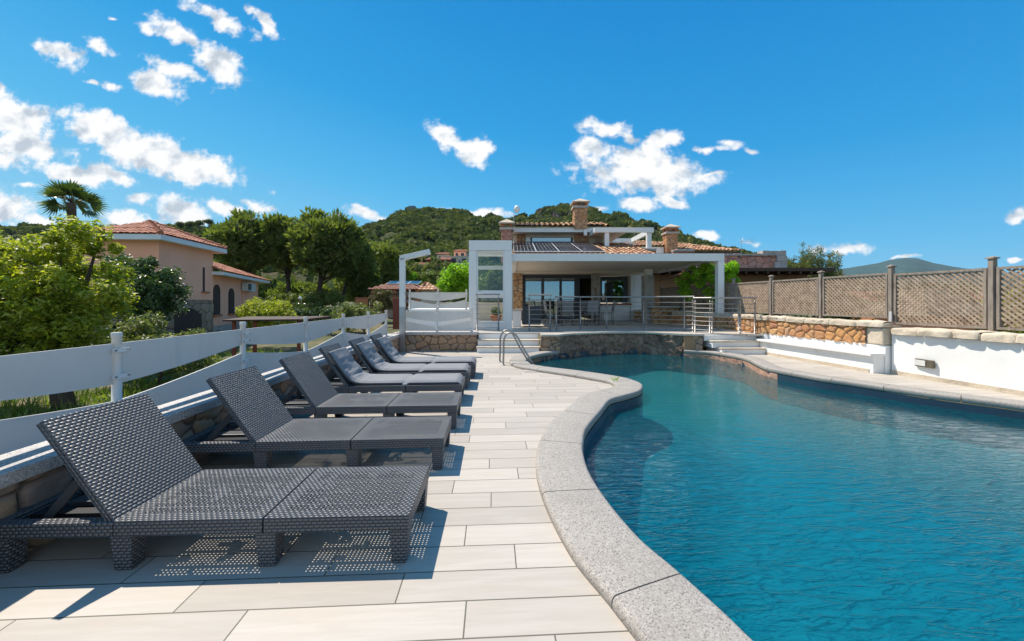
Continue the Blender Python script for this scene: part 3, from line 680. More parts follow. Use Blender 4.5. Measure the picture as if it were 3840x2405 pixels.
coping('pool_coping', 'curved grey granite coping between the plank deck and the water, beside the loungers', LIc, LOc, [17, 32, 47, 58, 70, 84, 98, 112, 121, 130, 138, 148])
coping('pool_coping', 'granite coping along the far side of the pool, below the white bench and wall', RIc, ROc, [8, 20, 31, 41, 50, 60, 70, 80, 90])
no = [tuple(q) for q in offs(NEc, .4, 1)]
coping('pool_coping', 'granite coping at the near end of the pool', NEc[1:-1], no[1:-1], [8, 16])

# ------------------------------------------------------------------ loungers
def lounger():
    t = thing('sun_lounger', '-', 'sun lounger', (0, 0, 0), 'sun loungers in a row along the low stone wall')
    H, W, AP, b = .267, .60, .078, .012
    def section(name, x0, x1):
        d = MB()
        ti = .07
        d.box(x0, x1, 0, W, H - AP, H - .012)  if False else None
        # rim: four aprons, then the woven top with its open middle
        d.box(x0, x1, 0, .018, H - AP, H - .016); d.box(x0, x1, W - .018, W, H - AP, H - .016)
        d.box(x0, x0 + .018, .018, W - .018, H - AP, H - .016); d.box(x1 - .018, x1, .018, W - .018, H - AP, H - .016)
        z0, z1 = H - .016, H
        for (a, b_, c, e) in ((x0, x1, 0, ti), (x0, x1, W - ti, W), (x0, x0 + ti, ti, W - ti), (x1 - ti, x1, ti, W - ti)): d.box(a, b_, c, e, z0, z1)
        d.box(x0 + ti, x1 - ti, ti, W - ti, z1 - .006, z1 - .0004, None, 1)
        return d.build(name, [M['wicker'], M['wicker_open']], t)
    section('foot_section', -.749, 0); section('seat_section', -1.503, -.760)
    d = MB()                                            # head frame: rails and end bar around the tray
    d.box(-2.15, -1.51, 0, .055, H - AP, H - .006); d.box(-2.15, -1.51, W - .055, W, H - AP, H - .006)
    d.box(-2.15, -2.08, .055, W - .055, H - AP, H - .006); d.build('head_frame', M['wicker'], t)
    d = MB(); d.box(-2.08, -1.51, .055, W - .055, H - AP, H - AP + .012)
    for y in (.14, .40): d.box(-2.08, -1.51, y, y + .06, H - AP + .012, H - .03)
    d.build('head_tray', M['blackplastic'], t)
    d = MB(); d.box(-2.0, -1.56, .25, .35, H - .05, H - .022); d.build('notch_rail', M['greyplastic'], t, .004)
    a = math.atan2(.53, -.365); Mx = Matrix.Translation((-1.50, 0, H - .012)) @ Matrix.Rotation(-a, 4, 'Y')
    ln, th = .645, .04
    d = MB(); y0, y1 = .012, W - .012; ti = .06
    for (p, q, c, e) in ((0, ln, y0, y0 + ti), (0, ln, y1 - ti, y1), (0, ti, y0 + ti, y1 - ti), (ln - ti, ln, y0 + ti, y1 - ti)): d.box(p, q, c, e, -th, 0, Mx) if False else None
    # uv runs across the width so that the strands lie level
    def panel(p, q, c, e, z0, z1, mi=0):
        R9 = Matrix.Rotation(R(90), 4, 'Z'); d.box(c, e, -q, -p, z0, z1, Mx @ R9, mi)
    panel(0, ln, y0, y0 + ti, 0, th); panel(0, ln, y1 - ti, y1, 0, th); panel(0, ti, y0 + ti, y1 - ti, 0, th); panel(ln - ti, ln, y0 + ti, y1 - ti, 0, th)
    panel(ti, ln - ti, y0 + ti, y1 - ti, .0004, .006, 1); panel(ti, ln - ti, y0 + ti, y1 - ti, th - .006, th - .0004, 0)
    bk = d.build('backrest', [M['wicker'], M['wicker']], t)
    for y in (.12, W - .12):
        d = MB(); top = Mx @ Vector((.34, 0, th + .005)); d.beam((top.x, y, top.z), (-1.97, y, H - .05), .02, .045); d.build('prop', M['greyplastic'], t, .004)
    for (p, q) in ((-.105, -.004), (-.80, -.69), (-1.53, -1.42), (-2.145, -2.03)):
        for (y, y2) in ((.004, .105), (W - .105, W - .004)):
            d = MB(); d.taper(p, q, y, y2, .004, H - AP - .001, .012); l = d.build('leg', M['wicker'], t, .006)
            d = MB(); d.box(p + .02, q - .02, y + .02, y2 - .02, 0, .004); d.build('foot_pad', M['blackplastic'], l)
    return t
def lounger_cushion():
    t = thing('lounger_cushion', '-', 'cushion', (0, 0, .267), 'grey cushions lying on the three farthest loungers')
    H = .270; base = [(-.015, H), (-.38, H), (-.755, H), (-1.1, H), (-1.34, H + .003), (-1.47, H + .035), (-1.56, H + .11), (-1.66, H + .245), (-1.745, H + .37), (-1.795, H + .445)]
    cen = catmull(base, 8); n = len(cen); W0, W1 = .035, .565; nw = 16; V = []; a = np.array(cen); tg = np.gradient(a, axis=0); tg /= np.linalg.norm(tg, axis=1)[:, None]; nr = np.stack([tg[:, 1], -tg[:, 0]], 1)
    ln = np.concatenate([[0], np.cumsum(np.linalg.norm(np.diff(a, axis=0), axis=1))])
    def prof(s, y):                                       # thickness with soft edges, a fold at the knees and wrinkles at the back
        e = min(1, min(ln[-1] - s, s) / .03); ey = min(1, min(y - W0, W1 - y) / .03)
        th = .055 * math.sqrt(max(0, 1 - (1 - e) ** 2)) ** .7 * (.55 + .45 * math.sqrt(max(0, 1 - (1 - ey) ** 2)))
        th -= .026 * math.exp(-((s - .75) / .016) ** 2)
        wr = vnoise(np.array(s * 19.), np.array(y * 4.5), 4, 3) - .5; th += float(wr) * .05 * math.exp(-((s - 1.62) / .30) ** 2) * ey
        th += .008 * math.sin(math.pi * (y - W0) / (W1 - W0))
        return th
    for i in range(n):
        for j in range(nw + 1):
            y = W0 + (W1 - W0) * j / nw; k = prof(ln[i], y); V.append((a[i][0] + nr[i][0] * k, y, a[i][1] + nr[i][1] * k))
    m = nw + 1; nb = len(V); 
    for i in range(n):
        for j in (0, nw): V.append((a[i][0] + nr[i][0] * .004, W0 + (W1 - W0) * j / nw, a[i][1] + nr[i][1] * .004))
    Fq = [(i * m + j, i * m + j + 1, (i + 1) * m + j + 1, (i + 1) * m + j) for i in range(n - 1) for j in range(nw)]
    raw('cover', np.array(V)[:nb], np.array(Fq), M['fabric'], t, smooth=True)
    V2 = []; F2 = []
    for side, j in ((0, 0), (1, nw)):
        for i in range(n - 1):
            b0 = len(V2); V2 += [V[i * m + j], V[(i + 1) * m + j], V[nb + (i + 1) * 2 + side], V[nb + i * 2 + side]]
            F2.append((b0, b0 + 1, b0 + 2, b0 + 3) if side else (b0 + 3, b0 + 2, b0 + 1, b0))
    for i in (0, n - 1):
        for j in range(nw):
            b0 = len(V2); p, q = V[i * m + j], V[i * m + j + 1]; e = a[i] + nr[i] * .004
            V2 += [p, q, (e[0], q[1], e[1]), (e[0], p[1], e[1])]; F2.append((b0, b0 + 1, b0 + 2, b0 + 3))
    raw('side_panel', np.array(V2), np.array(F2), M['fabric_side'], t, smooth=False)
    d = MB(); d.box(-.80, -.745, W0 - .012, W0 - .004, H + .003, H + .022); d.build('care_tag', M['white'], t)
    return t
LPOS = [(-.548, 1.978), (-.565, 3.09), (-.60, 4.07), (-.678, 5.06), (-.69, 5.97), (-.667, 6.80)]
LLAB = ['charcoal woven lounger nearest the camera, bare, with all its weave in view', 'bare charcoal woven lounger, second from the camera along the wall', 'bare charcoal woven lounger next to the first one with a cushion',
        'charcoal lounger with a wrinkled grey cushion, first of the three cushioned ones', 'charcoal lounger with a grey cushion, middle one of the three with cushions', 'charcoal lounger with a grey cushion, farthest from the camera by the corner shower']
CLAB = ['grey cushion with deep wrinkles on the lounger beside the bare ones', 'grey cushion on the middle one of the three cushioned loungers', 'grey cushion on the farthest lounger, near the white shower post']
lp = lounger(); cp = lounger_cushion()
for i, (x, y) in enumerate(LPOS):
    o = lp if i == 0 else copy_tree(lp)
    o.location = (x, y, 0); o.rotation_euler = (0, 0, TH + R((-.8, .1, -.3, .3, -.2, .4)[i])); o['label'] = LLAB[i]
    if i >= 3:
        c = cp if i == 3 else copy_tree(cp)
        c.location = Vector((x, y, .267)) ; c.rotation_euler = o.rotation_euler; c['label'] = CLAB[i - 3]

# ------------------------------------------------------------------ low wall on the left, its granite cap and the white fence
WA = -2.60
t = thing('low_wall', 'low rubble stone wall with a pale granite cap behind the loungers', 'wall', L(WA - .2, 4))
stone_face('stonework', [L(WA, -1.2)[:2], L(WA, 10.6)[:2]], 0, .42, M['st_left'], t, .17, .035, .018, 1, 3)
d = MB(); Mr = Matrix.Rotation(TH, 4, 'Z'); d.box(WA - .40, WA - .05, -1.2, 10.6, -2.2, .42, Mr); d.build('core', M['st_left'], t)
d = MB()
for i in range(8): d.box(WA - .44, WA + .045, -1.2 + i * 1.475 + .003, -1.2 + (i + 1) * 1.475 - .003, .42, .50, Mr)
d.build('cap', M['granite_cap'], t, .008)

def fence(name, label, A, Bv, base, posts, wides, mtl='fence_white', top=.59, group=None, ph=.67, n=12):
    """two curved boards between round posts; boards are tall where `wide` is true"""
    A, Bv = Vector(A), Vector(Bv); dr = (Bv - A).normalized(); ln = (Bv - A).length; nr = Vector((dr.y, -dr.x, 0))
    t = thing(name, label, 'fence', A.lerp(Bv, .5) + Vector((0, 0, base)), group)
    for i, s in enumerate(posts):
        p = A + dr * s + Vector((0, 0, base)); d = MB(); d.lathe(p, [(.045, 0), (.045, .012), (.029, .014), (.029, ph - .04), (.032, ph - .036), (.032, ph - .008), (.027, ph)], 16)
        po = d.build('post', M[mtl], t)
        w_ = wides[i]; zs = [top - .05, (top - .245 if w_ else top - .13)] + [(.10 if w_ else .24), .06]
        for zz in zs:
            d = MB()
            M4 = Matrix.Translation(p + Vector((0, 0, zz))) @ Matrix.Rotation(math.atan2(dr.y, dr.x), 4, 'Z')
            d.box(-.062, .062, -.036, -.030, -.015, .015, M4); d.build('clamp', M['whitemetal'], po)
            d = MB()
            for x in (-.048, .048): d.tube([M4 @ Vector((x, -.0365, 0)), M4 @ Vector((x, -.047, 0))], .007, 8)
            d.build('bolt', M['rust'], po)
    for i in range(len(posts) - 1):
        s0, s1 = posts[i] + .035, posts[i + 1] - .035; u0, u1 = wides[i], wides[i + 1]
        lo0, lo1 = (top - .30 if u0 else top - .172), (top - .30 if u1 else top - .172)
        up0, up1 = (.165 if u0 else .325), (.165 if u1 else .325)
        for nm, f0, f1 in (('upper_board', lambda q: lo0 + (lo1 - lo0) * (q ** 1.35 if u0 else 1 - (1 - q) ** 1.35), lambda q: top), ('lower_board', lambda q: .03, lambda q: up0 + (up1 - up0) * (q ** 1.25 if u0 else 1 - (1 - q) ** 1.25))):
            vs = []
            for k in range(n + 1):
                q = k / n; b0 = A + dr * (s0 + (s1 - s0) * q)
                for (off, zz) in ((-.006, f0(q)), (.006, f0(q)), (.006, f1(q)), (-.006, f1(q))): v = b0 + nr * (off + .0); vs.append((v.x, v.y, base + zz))
            fs = []
            for k in range(n):
                for j in range(4): fs.append((k * 4 + j, (k + 1) * 4 + j, (k + 1) * 4 + (j + 1) % 4, k * 4 + (j + 1) % 4))
            fs += [(3, 2, 1, 0), (n * 4, n * 4 + 1, n * 4 + 2, n * 4 + 3)]
            d = MB(); d.add(vs, fs); d.build(nm, M[mtl], t)
    return t
sp = 1.405
fence('board_fence', 'white fence of curved boards between round posts on the low wall behind the loungers', L(-2.79, 1.52 - sp * 1), L(-2.79, 11), .50, [sp * i for i in range(8)], [i % 2 == 0 for i in range(8)])
fence('board_fence', 'short white fence of curved boards on the stone wall behind the shower post', (-3.12, 10.66, 0), (-1.1, 10.66, 0), .53, [.02, .98, 1.97], [False, True, False], ph=.69)
fence('board_fence', 'white curved board fence standing higher up beside the glazed white frame', (-3.62, 13.1, 0), (-1.5, 13.1, 0), 1.13, [.03, 1.02, 2.02], [False, True, False], ph=.69)
# slab the upper fence stands on
d = MB(); d.box(-3.68, -1.42, 12.95, 16, .505, 1.13); d.build('planter_bed', M['render'], label='white raised bed under the upper board fence', cat='planter')

# ------------------------------------------------------------------ shower post
t = thing('outdoor_shower', 'tall white square shower post with a bent arm in the corner of the deck', 'shower', (-3.03, 10.33, 0))
sx, sy = -3.03, 10.33; d = MB(); d.box(sx - .072, sx + .072, sy - .06, sy + .06, 1.25, 2.6); d.build('upper_post', M['whitemetal'], t, .004)
d = MB(); d.box(sx - .0725, sx + .0725, sy - .0605, sy + .0605, 0, 1.249); d.build('lower_post', M['steel_grey'], t, .004)
d = MB(); d.beam((sx - .055, sy, 2.595), (sx + .76, sy, 2.775), .12, .14); d.build('arm', M['whitemetal'], t, .004)
d = MB(); d.cyl((sx + .67, sy, 2.655), .05, .03); d.build('shower_head', M['steel'], t)
for zz in (1.42, 1.62, 1.17): d = MB(); d.tube([(sx + .07, sy, zz), (sx + .16, sy, zz)], .018); d.tube([(sx + .16, sy - .02, zz + .02), (sx + .16, sy + .0, zz - .05)], .012); d.build('tap', M['steel'], t)
# drain plate, weed
d = MB(); a = G(2000, 1392, 0); d.box(a.x - .17, a.x + .17, a.y - .12, a.y + .12, .003, .009); d.build('drain_cover', M['greystone'], label='small grey square drain cover set in the deck by the ladder', cat='drain cover')
# ------------------------------------------------------------------ raised terrace, its front walls and steps
T = .5
FE = [tuple(p) for p in FAc]
front = [(-3.4, 10.60), (-.98, 10.60), (-.98, 10.68), (.80, 10.68), (.80, 10.12), (1.24, 10.12)] + [(p[0], p[1] - .06) for p in FE[2:-2]] + [(4.80, 10.30), (5.28, 10.24), (5.28, 10.42), (6.78, 10.20), (7.4, 10.2)]
d = MB(); d.poly(front + [(7.4, 18.3), (-3.4, 18.3)], T - .05, T); d.build('terrace_floor', M['terrace'], kind='structure')
t = thing('terrace_wall', 'tan rubble stone retaining wall under the white fence, left of the steps', 'wall', (-2, 10.6, 0))
stone_face('stonework', [(-3.2, 10.56), (-.99, 10.56)], 0, .452, M['st_mid'], t, .2, .03, .015, 1, 5, 1.2)
d = MB(); d.box(-3.3, -1.0, 10.59, 10.9, -.5, .44); d.build('core', M['st_mid'], t)
d = MB(); 
for i in range(3): d.box(-3.25 + i * .76 + .003, -3.25 + (i + 1) * .76 - .003, 10.50, 10.86, .454, .53)
d.build('cap', M['granite_cap'], t, .008)
def steps(label, x0, x1, y0, tread, slab_over=.03, skew=0., rise=.1667, partial=None):
    t = thing('steps', label, 'steps', ((x0 + x1) / 2, y0, 0))
    for i in range(3):
        y = y0 + tread * i; z = rise * (i + 1)
        xa = x0 + (partial[i] if partial else 0)
        if i < 2:
            d = MB(); d.box(xa - .02, x1 + .03, y - slab_over, y + tread + .01, z - .03, z + .0); d.build('tread', M['capstone'], t, .006)
        d = MB(); d.box(xa, x1, y, y0 + tread * 2 + .35, z - rise - .02 if i else 0, z - .031); d.build('riser', M['render'], t)
    return t
steps('white steps with stone treads up to the terrace, beside the pool ladder', -.955, .74, 10.15, .26)
ts = steps('white steps with stone treads up to the terrace, at the head of the white bench', 5.30, 6.74, 9.86, .22, partial=[.25, .12, 0])
# pilasters and the rock wall of the fall
for lab, pth, sd, mt in (('small rubble pier between the steps and the dark rock wall, by the ladder', [(.80, 10.55), (.80, 10.17), (1.30, 10.17)], 9, 'st_mid'), ('small rubble pier at the far end of the dark rock wall, by the steps', [(4.74, 10.38), (5.24, 10.30), (5.26, 10.6)], 11, 'st_mid')):
    t = thing('stone_pier', lab, 'pier', (pth[1][0], pth[1][1], 0)); stone_face('stonework', pth, -.02, .452, M[mt], t, .19, .03, .015, 1, sd, 1.)
    d = MB(); c = np.mean(pth, 0); d.box(min(p[0] for p in pth) + .03, max(p[0] for p in pth) - .01, min(p[1] for p in pth) + .03, 10.75, -.4, .44); d.build('core', M[mt], t)
def rock_face(name, path, z0, z1, m, parent, res=.02, amp=.07, seed=2, label=None, cat=None):
    a = np.array(path, float); seg = np.linalg.norm(np.diff(a, axis=0), axis=1); cum = np.concatenate([[0], np.cumsum(seg)]); ns = int(cum[-1] / res); nz = max(2, int((z1 - z0) / res))
    s = np.linspace(0, cum[-1], ns + 1); z = np.linspace(z0, z1, nz + 1); xy = np.stack([np.interp(s, cum, a[:, i]) for i in (0, 1)], 1)
    tg = np.gradient(xy, axis=0); tg /= np.linalg.norm(tg, axis=1)[:, None]; nr = np.stack([tg[:, 1], -tg[:, 0]], 1)
    SS, ZZ = np.meshgrid(s, z, indexing='ij'); nn = vnoise(SS * 3.2 + ZZ * 1.5, ZZ * 5, seed, 6, .6); rid = 1 - np.abs(2 * vnoise(SS * 5 + ZZ * 3, ZZ * 4 - SS, seed + 4, 4) - 1)
    disp = amp * ((nn - .5) * 1.2 + (rid - .6) * .7)
    V = np.stack([xy[:, None, 0] + nr[:, None, 0] * disp, xy[:, None, 1] + nr[:, None, 1] * disp, np.broadcast_to(z[None, :], SS.shape)], -1)
    n = nz + 1; i, j = np.meshgrid(np.arange(ns), np.arange(nz), indexing='ij'); q = (i * n + j).ravel()
    return raw(name, V.reshape(-1, 3), np.stack([q, q + n, q + n + 1, q + 1], 1), m, parent, smooth=True, label=label, cat=cat)
rock_face('waterfall_wall', [(p[0], p[1]) for p in FE], -.5, .45, M['rock'], None, amp=.11, label='curved wall of dark rough rock at the head of the pool, under the steel railing', cat='rock wall')
rock_face('rock_lining', [tuple(p) for p in RIc[:37]], -.55, -.032, M['rock_warm'], None, .025, .03, 8, label='rose rock lining of the pool edge below the far granite coping', cat='rock lining')
rock_face('rock_lining', [tuple(p) for p in LIc[-26:]], -.55, -.032, M['rock'], None, .025, .03, 12, label='dark rock lining of the pool edge beside the ladder', cat='rock lining')

# ------------------------------------------------------------------ steel railings
def railing(label, posts, extra=0., n=7, top=1.0, z=T, post_r=.022, first_post_skip=False):
    t = thing('railing', label, 'railing', (posts[0][0], posts[0][1], z), 'steel railings along the terrace edge')
    for p in posts:
        d = MB(); d.lathe((p[0], p[1], z), [(.05, 0), (.05, .012), (post_r, .014), (post_r, top - .12), (.024, top - .119), (.024, top - .105), (.009, top - .10), (.009, top - .02)], 14); po = d.build('post', M['steel'], t)
    pp = [Vector((p[0], p[1], z + top)) for p in posts]
    a = pp[0] - (pp[1] - pp[0]).normalized() * .05; b = pp[-1] + (pp[-1] - pp[-2]).normalized() * .05
    d = MB(); d.tube([a] + pp[1:-1] + [b] if len(pp) > 2 else [a, b], .024, 12); d.build('handrail', M['steel'], t)
    for k in range(n):
        zz = z + .09 + k * (top - .26) / (n - 1)
        q = [Vector((p[0], p[1] - .03, zz)) for p in posts]; q[0] -= (q[1] - q[0]).normalized() * .06; q[-1] += (q[-1] - q[-2]).normalized() * .06
        d = MB(); d.tube(q, .0075, 8); d.build('rail', M['steel'], t)
    return t
def rp(*uv): return [(G(u, v, T).x, G(u, v, T).y) for u, v in uv]
RZ = 1.08
railing('short steel railing in front of the glazed white frame', [(-1.08, 11.55), (-.42, 11.55)], top=1.12)
railing('steel gate railing at the head of the steps by the pool ladder', rp((1985, 1243), (2063, 1243.6)), top=1.10)
railing('long curved steel railing above the dark rock wall', rp((2086.5, 1243.6), (2176.6, 1239.7), (2275, 1236.5), (2413, 1238.5), (2566, 1244.4), (2598, 1246.2)), top=1.04)
railing('steel railing between the rock wall and the white roof post', rp((2607, 1247), (2662, 1251)), top=1.0)
railing('steel gate railing in front of the white roof post, beside the trellis', rp((2671, 1250.5), (2770, 1252)), top=1.0)
railing('steel railing at the head of the white bench, ending at the stone wall', rp((2776, 1252.5), (2831, 1252)), top=1.0)

# ------------------------------------------------------------------ pool ladder
t = thing('pool_ladder', 'bent steel ladder with two tall handrails at the pool edge', 'ladder', (.3, 8.3, 0))
for s, (u, v, u2, v2) in enumerate(((1874, 1358, 1995, 1358), (1887, 1370, 2012, 1366))):
    b = G(u, v, 0); e = G(u2, v2, .0); e = Vector((b.x + (.78 if s == 0 else .80), b.y - .05, -.6)); zt = 1.4 - (1237 if s == 0 else 1240) * 0 + 0
    h = .72 if s == 0 else .70
    pts = catmull([tuple(b + Vector((0, 0, 0))), tuple(b + Vector((.01, 0, .3))), tuple(b + Vector((.02, 0, .58))), tuple(b + Vector((.11, 0, h))), tuple(b + Vector((.27, -.01, h - .03))), tuple(b + Vector((.45, -.02, .36))), tuple(b + Vector((.66, -.04, .02))), tuple(b + Vector((.76, -.05, -.2))), tuple(b + Vector((.78, -.05, -.9)))], 6)
    d = MB(); d.tube(pts, .021, 12); r_ = d.build('handrail', M['steel'], t)
    d = MB(); d.lathe(b, [(.05, 0), (.05, .01), (.028, .02)], 14); d.build('flange', M['steel'], r_)
b = G(1880, 1364, 0)
for zz in (-.3, -.55, -.8): d = MB(); d.box(b.x + .72, b.x + .82, b.y - .16, b.y + .10, zz, zz + .03); d.build('rung', M['steel'], t, .004)

# ------------------------------------------------------------------ glazed white frame
t = thing('glazed_porch', 'tall white framed glass porch at the corner of the terrace', 'porch', (-.68, 12.5, T))
gx0, gx1, gy0, gy1, gt = -1.37, .0, 11.86, 13.5, 3.34
d = MB()
d.box(gx0, gx0 + .24, gy0, gy0 + .16, T, 3.02); d.box(gx1 - .24, gx1, gy0, gy0 + .16, T, 3.02); d.box(gx0, gx1, gy0 - .003, gy0 + .16, 3.023, gt)
d.box(gx0 + .24, gx1 - .24, gy0 + .03, gy0 + .13, T, .72); d.box(gx0 + .24, gx1 - .24, gy0 + .03, gy0 + .13, 1.56, 1.70)
d.build('front_frame', M['whitemetal'], t, .006)
d = MB(); gi0, gi1 = gx0 + .24, gx1 - .24
for (z0, z1) in ((.72, 1.56), (1.70, 3.02)):
    d.box(gi0, gi0 + .05, gy0 + .05, gy0 + .10, z0, z1); d.box(gi1 - .05, gi1, gy0 + .05, gy0 + .10, z0, z1); d.box(gi0 + .05, gi1 - .05, gy0 + .05, gy0 + .10, z0, z0 + .05); d.box(gi0 + .05, gi1 - .05, gy0 + .05, gy0 + .10, z1 - .05, z1)
d.build('sash', M['white'], t, .004)
for (z0, z1) in ((.77, 1.51), (1.75, 2.97)): d = MB(); d.box(gi0 + .05, gi1 - .05, gy0 + .072, gy0 + .078, z0, z1); d.build('pane', M['glass_clear'], t)
d = MB()
for x in (gx0, gx1 - .12): d.box(x, x + .12, gy1 - .12, gy1, T, 3.0)
d.box(gx0 + .12, gx1 - .12, gy1 - .1, gy1 - .02, 2.55, 2.68); d.box(gx0 + .12, gx1 - .12, gy1 - .1, gy1 - .02, 1.66, 1.72); d.build('rear_frame', M['white'], t, .004)
d = MB(); d.box(gx0 + .005, gx1 - .005, gy0 + .165, gy1, 3.026, 3.3); d.build('roof', M['white'], t)
# clay pots seen through it
for i, (x, y, r_) in enumerate(((-.62, 14.4, .2), (-.2, 14.9, .13))):
    t = thing('plant_pot', ('large ribbed terracotta trough behind the glazed porch', 'small terracotta pot behind the glazed porch')[i], 'pot', (x, y, T))
    d = MB(); d.lathe((x, y, T + .02), [(r_ * .7, 0), (r_, .28), (r_ * 1.15, .29), (r_ * 1.15, .36), (r_ * .95, .36)], 18); d.build('body', M['terracotta'], t)
    V, Fq, rv = leaves([(x, y, T + .5)], .2, 160, .12, 9 + i); raw('foliage', V, Fq, leaf_mat('pot_leaf', [(.06, .10, .02), (.09, .15, .03)]), t, fattrs={'rnd': rv})
# low white pier beside the porch
t = thing('low_pier', 'low white pier with a pale cap slab, right of the glazed porch', 'pier', (.18, 13.1, T))
d = MB(); d.box(.02, .32, 13.1, 13.5, T, 1.08); d.build('body', M['render'], t, .006); d = MB(); d.box(-.02, .38, 13.05, 13.55, 1.081, 1.13); d.build('cap', M['granite_cap'], t, .005)

# ------------------------------------------------------------------ white flat-roofed pergola
t = thing('pergola', 'white flat roofed metal pergola over the terrace in front of the villa', 'pergola', (3.4, 14.5, T))
pz0, pz1 = 2.70, 2.94; px0, px1, py0, py1 = .003, 6.83, 12.0, 17.2
d = MB(); d.box(px0, px1, py0, py0 + .16, pz0, pz1); d.build('front_beam', M['whitemetal'], t, .005)
d = MB(); d.box(px1 - .17, px1 - .002, py0 + .162, py1, pz0, pz1 - .004); d.build('side_beam', M['whitemetal'], t, .004)
d = MB(); d.box(px0, px1 - .173, py1 - .16, py1, pz0, pz1); d.build('rear_beam', M['soffit'], t, .004)
d = MB(); d.box(px0 + .0, px0 + .16, py0 + .162, py1 - .162, pz0, pz1 - .004); d.build('side_beam', M['whitemetal'], t, .004)
d = MB()
n = 24
for i in range(n):
    y = py0 + .165 + i * (py1 - .325 - py0 - .005) / n; w_ = (py1 - .33 - py0) / n
    d.box(px0 + .165, px1 - .175, y, y + w_ - .012, pz0 + .10, pz0 + .13)
d.build('roof_blades', M['soffit'], t)
d = MB(); d.box(px0 + .02, px1 - .02, py0 + .17, py1 - .01, pz1 - .02, pz1 - .01); d.build('roof_sheet', M['soffit'], t)
d = MB(); d.box(px1 - .20, px1 - .003, py0 + .002, py0 + .20, T, pz0 - .003); po = d.build('post', M['whitemetal'], t, .005)
d = MB(); d.box(px1 - .09, px1 - .05, py0 - .004, py0 + .0, T + .08, T + .12); d.build('drain_spout', M['black'], po)
d = MB(); d.box(5.35, 5.62, 14.9, 15.2, 2.45, pz0 - .003); d.build('post', M['whitemetal'], t, .004)
# granite pillar and low stone wall under it
t = thing('stone_pillar', 'square grey granite pillar under the pergola, on a rubble base', 'pillar', (5.5, 15.0, T))
d = MB(); d.box(5.28, 5.66, 14.85, 15.25, T, 2.45); d.build('shaft', M['greystone'], t, .012)
stone_face('base', [(5.45, 14.62), (6.5, 14.62), (6.5, 15.4)], T, 1.15, M['st_house'], t, .25, .03, .025, 1, 21)
d = MB(); d.box(5.40, 6.56, 14.55, 15.4, 1.15, 1.22); d.build('base_cap', M['greystone'], t, .01)

# ------------------------------------------------------------------ the villa
FY = 18.0
v = thing('villa', 'stone and cream villa with a solar panel roof behind the white pergola', 'house', (3.2, 21, T))
d = MB()
d.box(0, .10, FY, FY + .3, T, 3.6); d.box(.05, 4.1, FY + .001, FY + .3, 2.74, 3.6); d.box(4.1, 6.32, FY + .002, FY + .3, 2.62, 3.58)
d.box(4.1, 4.22, FY, FY + .3, T, 2.62); d.box(5.62, 6.32, FY, FY + .3, T, 2.62); d.box(4.22, 5.62, FY + .003, FY + .3, T, 1.30)
d.box(-.3, 0, FY, 21, T, 4.2); d.box(6.3, 6.6, FY + .3, 24, T, 3.6); d.build('wall', M['beige'], v)
d = MB(); d.box(.1, 4.1, FY - .08, FY + .0, 2.70, 2.93); d.build('lintel', M['cream'], v, .006)
d = MB(); d.box(1.95, 2.25, FY - .10, FY - .081, 2.77, 2.86); d.build('wall_lamp', M['greyplastic'], v)
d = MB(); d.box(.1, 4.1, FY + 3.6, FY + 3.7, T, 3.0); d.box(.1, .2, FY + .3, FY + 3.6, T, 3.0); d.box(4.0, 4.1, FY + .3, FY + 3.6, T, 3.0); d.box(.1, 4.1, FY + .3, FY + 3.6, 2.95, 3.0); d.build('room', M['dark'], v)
# sliding door
dz0, dz1 = T + .02, 2.69
sd = MB()
for (x0, x1, z0, z1) in ((.50, .66, dz0, dz1), (.66, 4.0, dz1 - .17, dz1), (1.42, 1.56, dz0, dz1 - .17), (2.30, 2.42, dz0, dz1 - .17), (3.02, 3.28, dz0, dz1 - .17), (.66, 3.02, dz0, dz0 + .1), (3.9, 4.05, dz0, dz1 - .17)): sd.box(x0, x1, FY + .08, FY + .16, z0, z1)
door = sd.build('sliding_door', M['anthracite'], v, .004)
for (x0, x1) in ((.66, 1.42), (1.56, 2.30), (2.42, 3.02)):
    d = MB(); d.box(x0, x1, FY + .115, FY + .122, dz0 + .1, dz1 - .17); d.build('pane', M['glass'], door)
for (x0, x1) in ((.70, 1.38), (1.62, 2.05), (2.45, 2.78)):
    d = MB(); n = int((x1 - x0) / .02); vs = []
    for i in range(n + 1):
        x = x0 + (x1 - x0) * i / n; y = FY + .27 + .025 * math.sin(i * 1.25); vs += [(x, y, dz0 + .03), (x, y, dz1 - .2)]
    d.add(vs, [(i * 2, i * 2 + 2, i * 2 + 3, i * 2 + 1) for i in range(n)], None, 0, True); d.build('curtain', M['curtain'], door)
# window with deep reveal
wf = MB(); wx0, wx1, wz0, wz1 = 4.24, 5.56, 1.34, 2.60
for (x0, x1, z0, z1) in ((wx0, wx0 + .12, wz0, wz1), (wx1 - .16, wx1, wz0, wz1), (wx0 + .12, wx1 - .16, wz1 - .14, wz1), (wx0 + .12, wx1 - .16, wz0, wz0 + .12)): wf.box(x0, x1, FY + .06, FY + .14, z0, z1)
wn = wf.build('window', M['anthracite'], v, .004)
d = MB(); d.box(wx0 + .12, wx1 - .16, FY + .09, FY + .097, wz0 + .12, wz1 - .14); d.build('pane', M['glass'], wn)
d = MB(); d.box(wx0, wx1, FY + .28, FY + .29, wz0, wz1); d.build('blind', M['greyplastic'], wn)
d = MB(); d.box(4.0, 5.75, FY - .12, FY - .001, 1.24, 1.30); d.build('sill', M['terracotta'], wn, .004)
d = MB(); d.box(4.12, 5.66, FY - .06, FY - .002, T, 1.235); d.build('apron_wall', M['white'], v)
d = MB(); d.box(5.70, 5.86, FY - .09, FY - .003, T, 2.66); d.box(5.88, 6.25, FY - .05, FY - .001, T, 2.66); d.build('white_pilaster', M['white'], v, .006)
